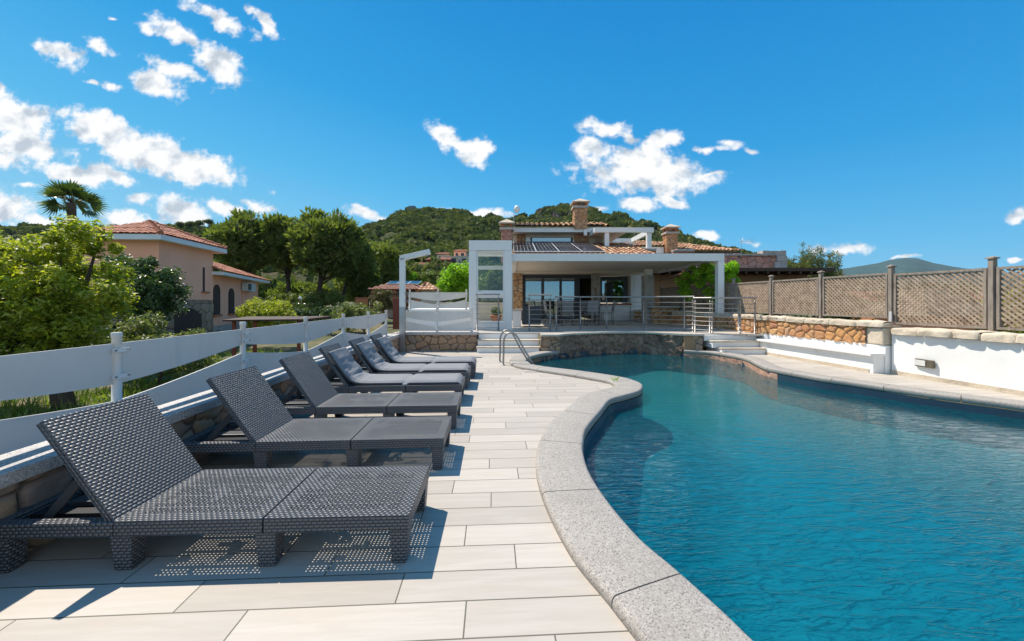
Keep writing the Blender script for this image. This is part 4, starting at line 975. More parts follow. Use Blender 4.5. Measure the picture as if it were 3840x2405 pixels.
# stone pilasters with dressed quoins
for nm, x0, x1, sd_ in (('stone_pilaster', .06, .50, 31), ('stone_pilaster', 4.02 - .02, 4.62 - .42, 33)):
    stone_face(nm, [(x0, FY - .13), (x1, FY - .13)], T, 2.78, M['st_house'], v, .24, .03, .02, 1, sd_)
pil = stone_face('stone_pilaster', [(3.86, FY - .005), (3.86, FY - .17), (4.20, FY - .17), (4.20, FY - .005)], T, 2.80, M['st_house'], v, .26, .03, .025, 1, 37)
d = MB(); r2 = random.Random(4); z = T
while z < 2.75:
    h = r2.uniform(.2, .34); w_ = r2.choice((.16, .34)); d.box(4.53 - w_ - .33, 4.20 + .015, FY - .21, FY - .05, z + .004, min(z + h, 2.78)); d.box(3.80, 3.80 + r2.uniform(.08, .16), FY - .215, FY - .05, z + .004, min(z + h, 2.78)); z += h
d.build('quoin', M['greystone'], v, .01)
# lower tiled roof with solar panels
e0, e1 = Vector((-.15, 16.35, 3.45)), Vector((6.4, 16.35, 3.45)); t0, t1 = Vector((-.15, 20.6, 4.60)), Vector((6.4, 20.6, 4.60))
rf = tile_roof('roof', e0, e1, t0, t1, M['tile_old'], v, .23, .38, .05, 3)
slope = math.atan2(1.15, 4.25); Mroof = Matrix.Translation(e0 + Vector((0, 0, .10))) @ Matrix.Rotation(slope, 4, 'X')
pw = 1.0
for i in range(4):
    for j in range(2):
        x0 = .22 + i * (pw + .012); y0 = .12 + j * 2.05; y1 = y0 + 2.03
        d = MB(); d.box(x0, x0 + pw, y0, y1, .0, .032, Mroof, 0)
        nc, nr_ = 6, 8; cw = (pw - .03) / nc; ch = (y1 - y0 - .03) / nr_
        for a in range(nc):
            for b_ in range(nr_): d.box(x0 + .015 + a * cw + .006, x0 + .015 + (a + 1) * cw - .006, y0 + .015 + b_ * ch + .006, y0 + .015 + (b_ + 1) * ch - .006, .033, .036, Mroof, 1)
        d.build('solar_panel', [M['alu'], M['panel_blue']], v)
d = MB(); d.box(-.15, 6.4, 16.5, 20.4, 3.2, 3.30); d.box(-.1, 6.35, 17.4, 17.6, 2.95, 3.2); d.build('eaves_slab', M['cream'], v)
# upper storey
UY = 20.75
d = MB(); d.box(.05, .45, UY, UY + .3, 4.3, 5.12); d.box(.45, 4.9, UY + .002, UY + .3, 4.95, 5.12); d.box(4.1, 5.1, UY + .001, UY + .3, 4.3, 5.12); d.box(.05, 5.0, UY + 2.9, UY + 3, 4.3, 5.3); d.build('upper_wall', M['cream'], v)
stone_face('upper_pilaster', [(.28, UY - .05), (.75, UY - .05)], 4.35, 5.1, M['st_chim'], v, .2, .03, .025, 1, 41)
stone_face('upper_pilaster', [(3.45, UY - .05), (4.25, UY - .05)], 4.35, 5.1, M['st_chim'], v, .2, .03, .025, 1, 43)
d = MB(); d.box(4.62, 5.0, UY - .06, UY - .002, 4.35, 5.1); d.build('upper_quoin', M['greystone'], v)
uw = MB(); ux0, ux1, uz0, uz1 = 1.05, 3.38, 4.35, 5.02
for (x0, x1, z0, z1) in ((ux0, ux0 + .07, uz0, uz1), (ux1 - .1, ux1, uz0, uz1), (ux0 + .07, ux1 - .1, uz1 - .06, uz1)): uw.box(x0, x1, UY + .02, UY + .12, z0, z1)
uwo = uw.build('upper_window', M['anthracite'], v)
d = MB(); d.box(ux0 + .07, ux1 - .1, UY + .06, UY + .067, uz0, uz1 - .06); d.build('pane', M['glass'], uwo)
d = MB(); d.box(ux0 + .05, ux1 - .08, UY + .2, UY + .21, 4.72, uz1); d.build('blind', M['beige'], uwo)
d = MB(); d.box(.78, 1.0, UY - .09, UY - .02, 4.55, 4.95); d.build('meter_box', M['white'], v, .01)
ez = 5.42
d = MB(); d.box(-.05, 5.25, 20.12, 20.20, 5.14, ez - .03); d.box(-.05, 5.25, 20.201, UY + .3, 5.14, 5.18); d.build('upper_fascia', M['fascia'], v)
d = MB(); d.box(3.86, 4.04, 20.06, 20.11, 4.95, 5.3); d.build('rain_hopper', M['white'], v)
tile_roof('upper_roof', (-.1, 20.0, ez + .02), (5.3, 20.0, ez + .02), (-.1, 21.65, ez + .50), (5.3, 21.65, ez + .50), M['tile_old'], v, .27, .38, .085, 5)
def chimney(name, x0, x1, y, z0, z1, top, mt, sd, parent, open_pots=True):
    yb = y + (x1 - x0) * .9
    c = stone_face(name, [(x0, yb), (x0, y), (x1, y), (x1, yb), (x0, yb)], z0, z1, M[mt], parent, .22, .035, .025, 1, sd, 1.15)
    d = MB(); d.box(x0 - .1, x1 + .1, y - .1, yb + .1, z1, z1 + .12); d.build('crown_slab', M['greystone'], c, .015)
    w_ = .13
    for (a, b) in ((x0, y), (x1 - w_, y), (x0, yb - w_), (x1 - w_, yb - w_)): d = MB(); d.box(a, a + w_, b, b + w_, z1 + .12, top - .30); d.build('brick_leg', M['terracotta'], c)
    d = MB(); xc, yc = (x0 + x1) / 2, (y + yb) / 2; e = .14
    d.box(x0 - e, x1 + e, y - e, yb + e, top - .30, top - .25)
    b0 = [(x0 - e, y - e, top - .249), (x1 + e, y - e, top - .249), (x1 + e, yb + e, top - .249), (x0 - e, yb + e, top - .249), (xc, yc, top)]
    d.add(b0, [(0, 1, 4), (1, 2, 4), (2, 3, 4), (3, 0, 4)]); d.build('cowl', M['capstone'], c); return c
chimney('chimney', 3.36, 4.02, 20.0, 5.3, 6.40, 7.0, 'st_chim', 51, v)
chimney('chimney', -.54, 0., 19.2, 3.4, 5.08, 5.70, 'st_purple', 53, v)
# rear wing with the third chimney and its roofs
d = MB(); d.box(6.4, 13.0, 23.6, 30, -1, 4.4); d.build('rear_wall', M['cream'], v)
d = MB(); d.box(6.3, 9.75, 23.3, 23.38, 4.42, 4.80); d.build('rear_fascia', M['fascia'], v)
tile_roof('rear_roof', (6.2, 23.2, 4.86), (9.8, 23.2, 4.86), (6.2, 26.2, 5.62), (9.8, 26.2, 5.62), M['tile_old'], v, .23, .38, .055, 7)
tile_roof('rear_roof', (9.85, 22.4, 4.46), (13.8, 22.4, 4.46), (9.85, 26.6, 5.62), (11.2, 26.6, 5.62), M['tile_old'], v, .23, .38, .055, 9)
d = MB(); d.box(9.85, 13.7, 22.42, 22.5, 4.16, 4.36); d.box(9.85, 13.75, 22.5, 26, 4.36, 4.42); d.build('rear_eaves', M['wood_dark'], v)
chimney('chimney', 9.5, 10.15, 22.9, 4.4, 5.55, 6.22, 'st_chim', 57, v)

# ------------------------------------------------------------------ upper white pergola on the roof terrace
t = thing('roof_pergola', 'small white pergola frame with a slatted ceiling on the roof terrace', 'pergola', (6.6, 19.8, 4.0))
qz0, qz1 = 4.86, 5.17; qx0, qx1, qy0, qy1 = 4.2, 7.22, 19.0, 22.4
d = MB(); d.box(qx0, qx1, qy0, qy0 + .12, qz0 + .06, qz1); d.box(qx0, qx0 + .12, qy0 + .122, qy1, qz0 + .06, qz1 - .004); d.box(qx1 - .12, qx1, qy0 + .122, qy1, qz0 + .06, qz1 - .004); d.box(qx0 + .122, qx1 - .122, qy1 - .12, qy1 - .001, qz0 + .06, qz1 - .003); d.build('beam_frame', M['whitemetal'], t)
d = MB(); n = 16
for i in range(n): d.box(qx0 + .125, qx0 + 1.75, qy0 + .13 + i * .2, qy0 + .13 + i * .2 + .185, qz0 + .12, qz0 + .15)
d.build('ceiling', M['soffit'], t)
for (x, y) in ((4.74, 19.05), (6.9, 19.05), (6.2, 22.1), (6.95, 22.1), (5.2, 22.1)): d = MB(); d.box(x, x + .22, y, y + .2, 3.9, qz0 + .058); d.build('post', M['whitemetal'], t)
d = MB(); d.box(4.3, 6.1, 22.42, 22.5, 4.2, 4.9); d.build('back_wall', M['pinkwall'], t)
# parapet blocks around the roof terrace
for i, (x0, x1, y, z0, z1) in enumerate(((4.7, 7.3, 18.9, 3.8, 4.08), (8.17, 9.23, 18.9, 3.75, 4.04))):
    t = thing('parapet', ('low grey block parapet below the roof pergola', 'short grey block parapet left of the rose stone upper wall')[i], 'parapet', ((x0 + x1) / 2, y, z0))
    stone_face('stonework', [(x0, y), (x1, y)], z0 - .5, z1 - .12, M['st_purple'], t, .2, .03, .03, 1, 61 + i)
    d = MB(); n = int((x1 - x0) / .42); w_ = (x1 - x0) / n
    for k in range(n): d.box(x0 + k * w_ + .006, x0 + (k + 1) * w_ - .006, y - .06, y + .3, z1 - .12, z1 + random.uniform(-.02, .03))
    d.build('cap_block', M['greystone'], t, .015); d = MB(); d.box(x0 + .02, x1 - .02, y + .03, y + .28, z0 - .9, z1 - .13); d.build('core', M['st_purple'], t)

# ------------------------------------------------------------------ dining set and dark armchair behind the railing
def dining_chair():
    t = thing('dining_chair', '-', 'chair', (0, 0, 0), 'chairs around the terrace table')
    for x in (-.2, .2):
        for y in (-.2, .2): d = MB(); d.tube([(x, y, 0), (x * .95, y * .95, .44)], .014, 6); d.build('leg', M['greyplastic'], t)
    d = MB(); d.box(-.22, .22, -.22, .22, .44, .465); d.build('seat', M['fabric'], t, .006)
    for x in (-.21, .21): d = MB(); d.tube([(x, .2, .46), (x, .29, .95)], .013, 6); d.build('back_post', M['greyplastic'], t)
    d = MB(); Mt = Matrix.Translation((0, .21, .5)) @ Matrix.Rotation(R(-10), 4, 'X'); d.box(-.2, .2, -.006, .006, .0, .44, Mt); d.build('backrest', M['fabric'], t)
    return t
ch = dining_chair()
CH = [(1.55, 14.7, 100, 'grey terrace chair at the table end nearest the glass door'), (2.05, 13.9, 178, 'grey terrace chair in front of the table, next to the glass door'), (2.95, 13.9, 184, 'grey terrace chair with its back to the pool, nearest the stone pilaster'), (3.75, 14.7, -95, 'grey terrace chair at the table end nearest the stone pilaster'), (2.1, 15.6, 3, 'grey terrace chair behind the table, by the glass door'), (3.05, 15.6, -4, 'grey terrace chair behind the table, by the open doorway')]
for i, (x, y, a, lb) in enumerate(CH):
    o = ch if i == 0 else copy_tree(ch); o.location = (x, y, T); o.rotation_euler = (0, 0, R(a)); o['label'] = lb
t = thing('dining_table', 'long dark terrace table behind the curved steel railing', 'table', (2.6, 14.75, T))
d = MB(); d.box(1.8, 3.45, 14.3, 15.2, T + .70, T + .74); d.build('top', M['anthracite'], t, .005)
for x in (1.88, 3.32):
    for y in (14.36, 15.1): d = MB(); d.box(x, x + .06, y, y + .06, T, T + .7); d.build('leg', M['anthracite'], t)
t = thing('armchair', 'dark cushioned armchair facing away, beside the low white pier', 'armchair', (.7, 13.4, T))
d = MB(); d.box(.36, 1.02, 13.2, 13.85, T + .08, T + .42); d.build('seat', M['anthracite'], t, .03); d = MB(); d.box(.36, 1.02, 13.1, 13.25, T + .08, T + .74); d.build('backrest', M['anthracite'], t, .03)
for x in (.36, .90): d = MB(); d.box(x, x + .12, 13.26, 13.85, T + .42, T + .6); d.build('armrest', M['anthracite'], t, .02)

# ------------------------------------------------------------------ right hand garden wall: white below, stone above, bench, trellis
def wx(y): return 7.50 + .13 * (7.34 - y)          # face line of the white wall
t = thing('garden_wall', 'white garden wall with rough cap stones along the far side of the pool', 'wall', (7.6, 4, 0))
d = MB(); ya, yb = -2., 7.22
d.add([(wx(ya) - .17, ya, 0), (wx(yb) - .17, yb, 0), (wx(yb) + .2, yb, 0), (wx(ya) + .2, ya, 0), (wx(ya) - .17, ya, .775), (wx(yb) - .17, yb, .775), (wx(yb) + .2, yb, .775), (wx(ya) + .2, ya, .775)], [(0, 4, 5, 1), (4, 7, 6, 5), (2, 6, 7, 3), (1, 5, 6, 2), (0, 3, 7, 4)]); d.build('body', M['render'], t)
d = MB(); d.add([(wx(ya) - .182, ya, 0), (wx(yb) - .182, yb, 0), (wx(yb) - .182, yb, .075), (wx(ya) - .182, ya, .075), (wx(yb) - .165, yb, .075), (wx(ya) - .165, ya, .075)], [(0, 3, 2, 1), (3, 5, 4, 2)]); d.build('skirting', M['capstone'], t)
def cap_stones(y0, y1, xf, z0, z1, wdt, parent, seed, ln=.42):
    r2 = random.Random(seed); y = y0; vs, fs = [], []; 
    while y < y1 - .05:
        l = min(r2.uniform(.75, 1.25) * ln, y1 - y); x = xf(y + l / 2); nu, nv = 12, 6; dz = r2.uniform(-.015, .015); dx = r2.uniform(-.02, .02)
        # rounded box with rough faces
        b = len(vs); ring_ = []
        prof = [(0, z0), (-.0, (z0 + z1) / 2), (.0, z1 - .03), (.03, z1), (wdt * .5, z1 + .006), (wdt, z1 - .01), (wdt, z0)]
        for i in range(nu + 1):
            s = i / nu; yy = y + .004 + (l - .008) * s; en = .018 if i in (0, nu) else 0
            for (px, pz) in prof:
                r_ = float(vnoise(np.array(yy * 9 + pz * 7), np.array(pz * 14 + px * 6 + seed), seed, 4)) - .5
                xx = xf(yy) + px + dx + r_ * .07 * (1 if px < .05 else .2) + en * (1 if px < .1 else -1); vs.append((xx, yy, pz + dz + r_ * .05 * (pz > z0) - en * (pz > z0 + .03)))
        m = len(prof)
        for i in range(nu):
            for j in range(m - 1): fs.append((b + i * m + j, b + i * m + j + 1, b + (i + 1) * m + j + 1, b + (i + 1) * m + j))
        for i, rev in ((0, True), (nu, False)):
            q = [b + i * m + j for j in (0, 2, 5, 6)]; fs.append(tuple(q[::-1] if rev else q))
        y += l
    return raw('cap_stones', np.array(vs), np.array(fs), M['capstone'], parent, smooth=True)
cap_stones(-2, 7.2, lambda y: wx(y) - .24, .775, .905, .5, t, 5)
# stone wall behind the bench
t = thing('stone_wall', 'orange rubble stone wall with pale cap stones above the white bench', 'wall', (6.9, 8.7, 0))
def sx_(y): return 7.24 + .13 * (7.34 - y)
stone_face('stonework', [(sx_(11.6), 11.6), (sx_(7.6), 7.6)], .52, .92, M['st_orange'], t, .17, .035, .016, 1, 71, 1.1)
stone_face('stonework', [(sx_(18), 18.), (sx_(11.6), 11.6)], .52, .92, M['st_orange'], t, .2, .035, .03, 1, 73, 1.1)
d = MB(); d.add([(sx_(18), 18, -1), (sx_(7.25), 7.25, -1), (sx_(7.25) + .4, 7.25, -1), (sx_(18) + .4, 18, -1), (sx_(18), 18, .54), (sx_(7.25), 7.25, .54), (sx_(7.25) + .4, 7.25, .54), (sx_(18) + .4, 18, .54)], [(0, 1, 5, 4), (1, 2, 6, 5), (2, 3, 7, 6), (4, 5, 6, 7)]); d.build('white_base', M['render'], t)
d = MB(); d.add([(sx_(18) + .03, 18, .5), (sx_(7.3) + .03, 7.3, .5), (sx_(7.3) + .37, 7.3, .5), (sx_(18) + .37, 18, .5), (sx_(18) + .03, 18, .92), (sx_(7.3) + .03, 7.3, .92), (sx_(7.3) + .37, 7.3, .92), (sx_(18) + .37, 18, .92)], [(0, 1, 5, 4), (1, 2, 6, 5), (2, 3, 7, 6), (4, 5, 6, 7)]); d.build('core', M['capstone'], t)
d = MB(); d.box(sx_(7.3) - .03, sx_(7.3) + .38, 7.26, 7.60, .545, .885); d.build('corner_stone', M['capstone'], t, .03, seg=3)
cap_stones(7.25, 18, lambda y: sx_(y) - .05, .90, 1.02, .24, t, 9, .5)
# bench
t = thing('bench', 'long white masonry bench built along the stone wall, facing the pool', 'bench', (6.9, 8.6, 0))
def by(y, o=0): return 6.98 + .13 * (7.34 - y) + o
def wedge(x0, x1, ya, yb, z0, z1): return ([(by(ya, x0), ya, z0), (by(yb, x0), yb, z0), (by(yb, x1), yb, z0), (by(ya, x1), ya, z0), (by(ya, x0), ya, z1), (by(yb, x0), yb, z1), (by(yb, x1), yb, z1), (by(ya, x1), ya, z1)], [(3, 2, 1, 0), (4, 5, 6, 7), (0, 1, 5, 4), (1, 2, 6, 5), (2, 3, 7, 6), (3, 0, 4, 7)])
def wadd(d, *a): vs, fs = wedge(*a); d.add(vs, [f[::-1] for f in fs])
d = MB(); wadd(d, .045, .255, 7.27, 10.05, 0, .335); d.build('base', M['render'], t)
d = MB(); wadd(d, -.035, .256, 7.24, 10.1, .336, .39); d.build('seat', M['render'], t, .006)
d = MB(); wadd(d, .03, .05, 7.34, 9.95, 0, .07); d.build('skirting', M['capstone'], t)
# bulkhead lamp on the white wall
lx = wx(6.7) - .17; t = thing('wall_lamp', 'bronze rectangular bulkhead lamp low on the white wall', 'lamp', (lx, 6.7, .225))
pb = Vector((lx, 0, 0))
for nm, mt, o0, o1, y0, y1, z0, z1 in (('housing', 'bronze', .0, .05, 6.54, 6.83, .225, .36), ('diffuser', 'ac', .05, .058, 6.645, 6.815, .242, .343), ('side_diffuser', 'ac', .05, .058, 6.555, 6.625, .242, .343)):
    if mt == 'bronze' and 'bronze' not in M: M['bronze'] = mat('bronze_casting', (.17, .145, .10), None, 4, .5, metal=.5)
    d = MB(); xx = wx((y0 + y1) / 2) - .17
    d.box(xx - o1, xx - o0 + .001, y0, y1, z0, z1); d.build(nm, M[mt], t, .005)

# trellis
t = thing('trellis_fence', 'weathered grey timber trellis on top of the garden wall', 'fence', (7.6, 8, 1.0))
def tx(y): return 7.62 + .13 * (7.34 - y)
PY = [1.8, 3.2, 4.62, 6.05, 7.48, 8.95, 10.4, 11.85, 13.3, 14.75, 16.2]
def lattice(A, Bv, z0, z1, parent, sp=.084, w_=.028, th=.018):
    A, Bv = Vector(A), Vector(Bv); ln = (Bv - A).length; dr = (Bv - A) / ln; nr = Vector((dr.y, -dr.x, 0)); h = z1 - z0
    for layer, sgn in ((0, 1), (1, -1)):
        d = MB(); n = int((ln + h) / sp)
        for i in range(1, n):
            c = i * sp * 1.0
            # line s - (z-z0) = c - h  (sgn 1) or s + (z-z0) = c (sgn -1)
            if sgn < 0: s0, q0 = (c, 0) if c <= ln else (ln, c - ln); s1, q1 = (0, c) if c <= h else (c - h, h)
            else: s0, q0 = (c - h, 0) if c >= h else (0, h - c); s1, q1 = (c, h) if c <= ln else (ln, h - c + ln)
            p = A + dr * s0 + nr * (layer * th * 1.1) + Vector((0, 0, z0 + q0)); q = A + dr * s1 + nr * (layer * th * 1.1) + Vector((0, 0, z0 + q1))
            if (q - p).length > .03: d.beam(p, q, th, w_, 0, nr.cross((q - p).normalized()))
        d.build('lattice', M['wood_slat'], parent)
for i in range(len(PY) - 1):
    a, b = PY[i] + .055, PY[i + 1] - .055; z0, z1 = (.95, 1.95) if PY[i] < 7.4 else (1.06, 1.98)
    fr = MB(); A0, B0 = Vector((tx(a), a, 0)), Vector((tx(b), b, 0))
    for (p, q, zz, hh) in ((A0, B0, z0 + .02, .04), (A0, B0, z1 - .02, .04)): fr.beam(p + Vector((0, 0, zz)), q + Vector((0, 0, zz)), .045, hh)
    dr = (B0 - A0).normalized()
    for p in (A0 + dr * .02, B0 - dr * .02): fr.beam(p + Vector((0, 0, z0 + .041)), p + Vector((0, 0, z1 - .041)), .04, .045, 0, (1, 0, 0))
    pn = fr.build('panel_frame', M['wood_grey'], t); lattice(A0 + dr * .04, B0 - dr * .04, z0 + .04, z1 - .04, pn)
for y in PY:
    z0 = .89 if y < 7.3 else 1.0
    d = MB(); d.box(tx(y) - .038, tx(y) + .038, y - .034, y + .034, z0, 2.09); p = d.build('post', M['wood_grey'], t, .004)
    d = MB(); d.box(tx(y) - .055, tx(y) + .055, y - .055, y + .055, 2.091, 2.112); q = d.add([(tx(y) - .05, y - .05, 2.113), (tx(y) + .05, y - .05, 2.113), (tx(y) + .05, y + .05, 2.113), (tx(y) - .05, y + .05, 2.113), (tx(y), y, 2.14)], [(0, 1, 4), (1, 2, 4), (2, 3, 4), (3, 0, 4)]); d.build('post_cap', M['wood_grey'], p)
    if abs(y - 7.48) < .01: d = MB(); d.box(tx(y) - .06, tx(y) - .046, y - .06, y - .01, 1.0, 1.2); d.build('bracket', M['alu'], p)
# ------------------------------------------------------------------ ground and hills
def sstep(x, a, b):
    q = np.clip((np.asarray(x, float) - a) / (b - a), 0, 1); return q * q * (3 - 2 * q)
def ground_z(x, y):
    x = np.asarray(x, float); y = np.asarray(y, float); r = np.hypot(x, y)
    z = -1.35 + .25 * (vnoise(x * .35, y * .35, 3, 4) - .5)
    z = z + 1.75 * sstep(y, 22, 42) + .9 * sstep(y, 42, 70)
    inside = sstep(x, -3.6, -3.0) * (1 - sstep(x, 8.2, 8.8)) * (1 - sstep(y, 18, 20))
    z = z * (1 - inside) + -2.2 * inside
    right = sstep(x, 8.2, 9.5) * (1 - sstep(y, 20, 40)); z = z * (1 - right) + -.3 * right
    return z
rr = np.concatenate([np.linspace(.5, 30, 100), np.geomspace(31, 9000, 60)]); th = np.linspace(0, 2 * math.pi, 241)[:-1]
Rg, Tg = np.meshgrid(rr, th, indexing='ij'); gx, gy = Rg * np.sin(Tg), Rg * np.cos(Tg); gz = ground_z(gx, gy)
nt = len(th); i, j = np.meshgrid(np.arange(len(rr) - 1), np.arange(nt), indexing='ij'); a = i * nt + j; b = i * nt + (j + 1) % nt
def ground_mat():
    m, t, b, o = newmat('dry_grass_and_soil'); v = t.pos()
    n1 = t.noise(v, .5, 6, .65); n2 = t.noise(v, 4., 5, .7)
    c = t.ramp(n1, [(.35, (.05, .07, .022)), (.5, (.10, .10, .04)), (.62, (.20, .155, .08)), (.8, (.26, .20, .12))])
    c = t.mix(t.math('MULTIPLY', t.smooth(n2, .45, .7), .6), c, (.045, .06, .02)); t.put(b.inputs['Base Color'], c); b.inputs['Roughness'].default_value = .95
    t.put(b.inputs['Normal'], t.bump(n2, .8, .08)); return m
raw('ground', np.stack([gx, gy, gz], -1).reshape(-1, 3), np.stack([a.ravel(), b.ravel(), (b + nt).ravel(), (a + nt).ravel()], 1), ground_mat(), kind='structure', smooth=True)

SIL = [(-900, 575), (-300, 550), (0, 541), (200, 539), (420, 537), (500, 543), (700, 548), (850, 550), (905, 522), (960, 502), (1020, 501), (1100, 507), (1165, 517), (1200, 528), (1230, 516), (1290, 496), (1330, 494), (1400, 501), (1450, 507), (1500, 519), (1560, 542), (1600, 553), (1660, 574), (1700, 584), (1800, 612), (1900, 640), (2100, 672), (2600, 695), (3000, 705)]
su = np.array([p[0] * 1.5907 for p in SIL]); sv = np.array([p[1] * 1.5907 for p in SIL])
def ridge_d(u): return np.interp(u, [-1400, 600, 1250, 1450, 2500, 3000, 4700], [330, 330, 380, 480, 480, 420, 350])
def hill_pt(u, q):
    dr = ridge_d(u); d0 = 62.; zr = EYE + (V0 - np.interp(u, su, sv)) / F0 * dr; d = d0 + (dr - d0) * q
    z = -.6 + (zr + .6) * np.clip(q, 0, 1.0) ** 1.42 - np.maximum(q - 1, 0) * 60
    x = (u - U0) / F0 * d
    bump_ = (vnoise(x * .02, d * .02, 11, 5) - .5) * 26 * np.clip(q * (1.02 - q) * 4, 0, 1) + (vnoise(x * .09, d * .09, 12, 3) - .5) * 3.0 * np.clip(q * 3, 0, 1) * np.clip((1.15 - q) * 3, 0, 1)
    return x, d, z + bump_
uu = np.linspace(-1400, 4700, 420); qq = np.concatenate([np.linspace(0, 1, 90), [1.05, 1.15, 1.3]])
Ug, Qg = np.meshgrid(uu, qq, indexing='ij'); hx, hy, hz = hill_pt(Ug, Qg); n = len(qq); i, j = np.meshgrid(np.arange(len(uu) - 1), np.arange(n - 1), indexing='ij'); a = (i * n + j).ravel()
def hill_mat():
    m, t, b, o = newmat('scrub_hillside'); v = t.pos()
    n1 = t.noise(v, .03, 6, .65); n2 = t.noise(v, .25, 6, .7); n3 = t.noise(v, .06, 6, .7)
    c = t.ramp(n2, [(.32, (.06, .075, .025)), (.5, (.10, .105, .04)), (.68, (.17, .145, .07))])
    c = t.mix(t.math('MULTIPLY', t.smooth(n1, .52, .68), .75), c, (.19, .145, .075)); c = t.mix(t.math('MULTIPLY', t.smooth(n3, .60, .70), .5), c, (.22, .17, .12))
    t.put(b.inputs['Base Color'], c); b.inputs['Roughness'].default_value = .95; b.inputs['Specular IOR Level'].default_value = .1
    n4 = t.noise(v, .9, 5, .7); c = t.mix(t.math('MULTIPLY', t.smooth(n4, .42, .62), .75), c, (.035, .055, .018)); t.put(b.inputs['Base Color'], c)
    t.put(b.inputs['Normal'], t.bump(t.math('ADD', n2, n4), 1., 2.)); return m
raw('hills', np.stack([hx, hy, hz], -1).reshape(-1, 3), np.stack([a, a + n, a + n + 1, a + 1], 1), hill_mat(), kind='structure', smooth=True)
# far blue mountain on the right
MS = [(1700, 655), (1900, 645), (1990, 633), (2060, 622), (2100, 612), (2135, 607), (2165, 609), (2200, 619), (2250, 629), (2330, 640), (2500, 655), (2800, 680)]
mu = np.linspace(1700 * 1.5907, 2800 * 1.5907, 160); mq = np.linspace(0, 1.1, 40); Ug, Qg = np.meshgrid(mu, mq, indexing='ij')
zr = EYE + (V0 - np.interp(Ug, [p[0] * 1.5907 for p in MS], [p[1] * 1.5907 for p in MS])) / F0 * 3000; dd = 1500 + 1500 * Qg; zz = zr * np.clip(Qg, 0, 1) - np.maximum(Qg - 1, 0) * 1500
xx = (Ug - U0) / F0 * dd; zz = zz + (vnoise(xx * .006, dd * .006, 21, 5) - .5) * 60 * np.clip(Qg * (1 - Qg) * 4, 0, 1) + (vnoise(xx * .03, dd * .03, 22, 3) - .5) * 8
n = len(mq); i, j = np.meshgrid(np.arange(len(mu) - 1), np.arange(n - 1), indexing='ij'); a = (i * n + j).ravel()
m, t, b, o = newmat('wooded_mountain'); v = t.pos(); nn = t.noise(v, .012, 7, .7)
c = t.ramp(nn, [(.4, (.018, .055, .052)), (.6, (.03, .072, .062))]); c = t.mix(t.smooth(t.noise(v, .007, 8, .75), .60, .66), c, (.17, .165, .165))
t.put(b.inputs['Base Color'], c); b.inputs['Roughness'].default_value = 1.; t.put(b.inputs['Normal'], t.bump(nn, 1., 20))
raw('mountain', np.stack([xx, dd, zz], -1).reshape(-1, 3), np.stack([a, a + n, a + n + 1, a + 1], 1), m, kind='structure', smooth=True)

# ------------------------------------------------------------------ leaf materials
LM = {
    'yellowgreen': leaf_mat('yellow_green_leaves', [(.15, .18, .02), (.26, .285, .03), (.37, .37, .05), (.48, .44, .13)], .48),
    'darkshrub': leaf_mat('dark_glossy_leaves', [(0.034, 0.070, 0.025), (0.054, 0.096, 0.031), (0.085, 0.132, 0.046), (0.139, 0.171, 0.070)], .28, .35),
    'olive': leaf_mat('olive_leaves', [(0.109, 0.132, 0.046), (0.171, 0.194, 0.070), (0.264, 0.264, 0.109)], .35),
    'lime': leaf_mat('bright_citrus_leaves', [(0.116, 0.232, 0.016), (0.202, 0.372, 0.022), (0.326, 0.480, 0.031), (0.093, 0.186, 0.016)], .5),
    'pine': leaf_mat('pine_needles', [(.065, .09, .025), (.11, .14, .04), (.16, .185, .055), (.215, .225, .08)], .42, .5),
    'pinelight': leaf_mat('young_pine_needles', [(.10, .13, .025), (.16, .19, .04), (.23, .24, .07)], .3, .5),
    'scrub': leaf_mat('scrub_leaves', [(.05, .068, .02), (.085, .105, .03), (.125, .14, .043), (.18, .175, .065)], .22, .8, None, .06),
    'cypress': leaf_mat('cane_leaves', [(0.078, 0.101, 0.028), (0.139, 0.155, 0.043), (0.232, 0.225, 0.078)], .35),
    'grass': leaf_mat('garden_grass', [(0.078, 0.139, 0.028), (0.139, 0.202, 0.039), (0.248, 0.248, 0.078)], .4),
    'palm': leaf_mat('palm_leaves', [(0.043, 0.078, 0.022), (0.078, 0.116, 0.031), (0.132, 0.155, 0.046)], .3, .35),
    'red': leaf_mat('russet_leaves', [(0.155, 0.085, 0.039), (0.093, 0.093, 0.031), (0.186, 0.124, 0.046)], .3),
}
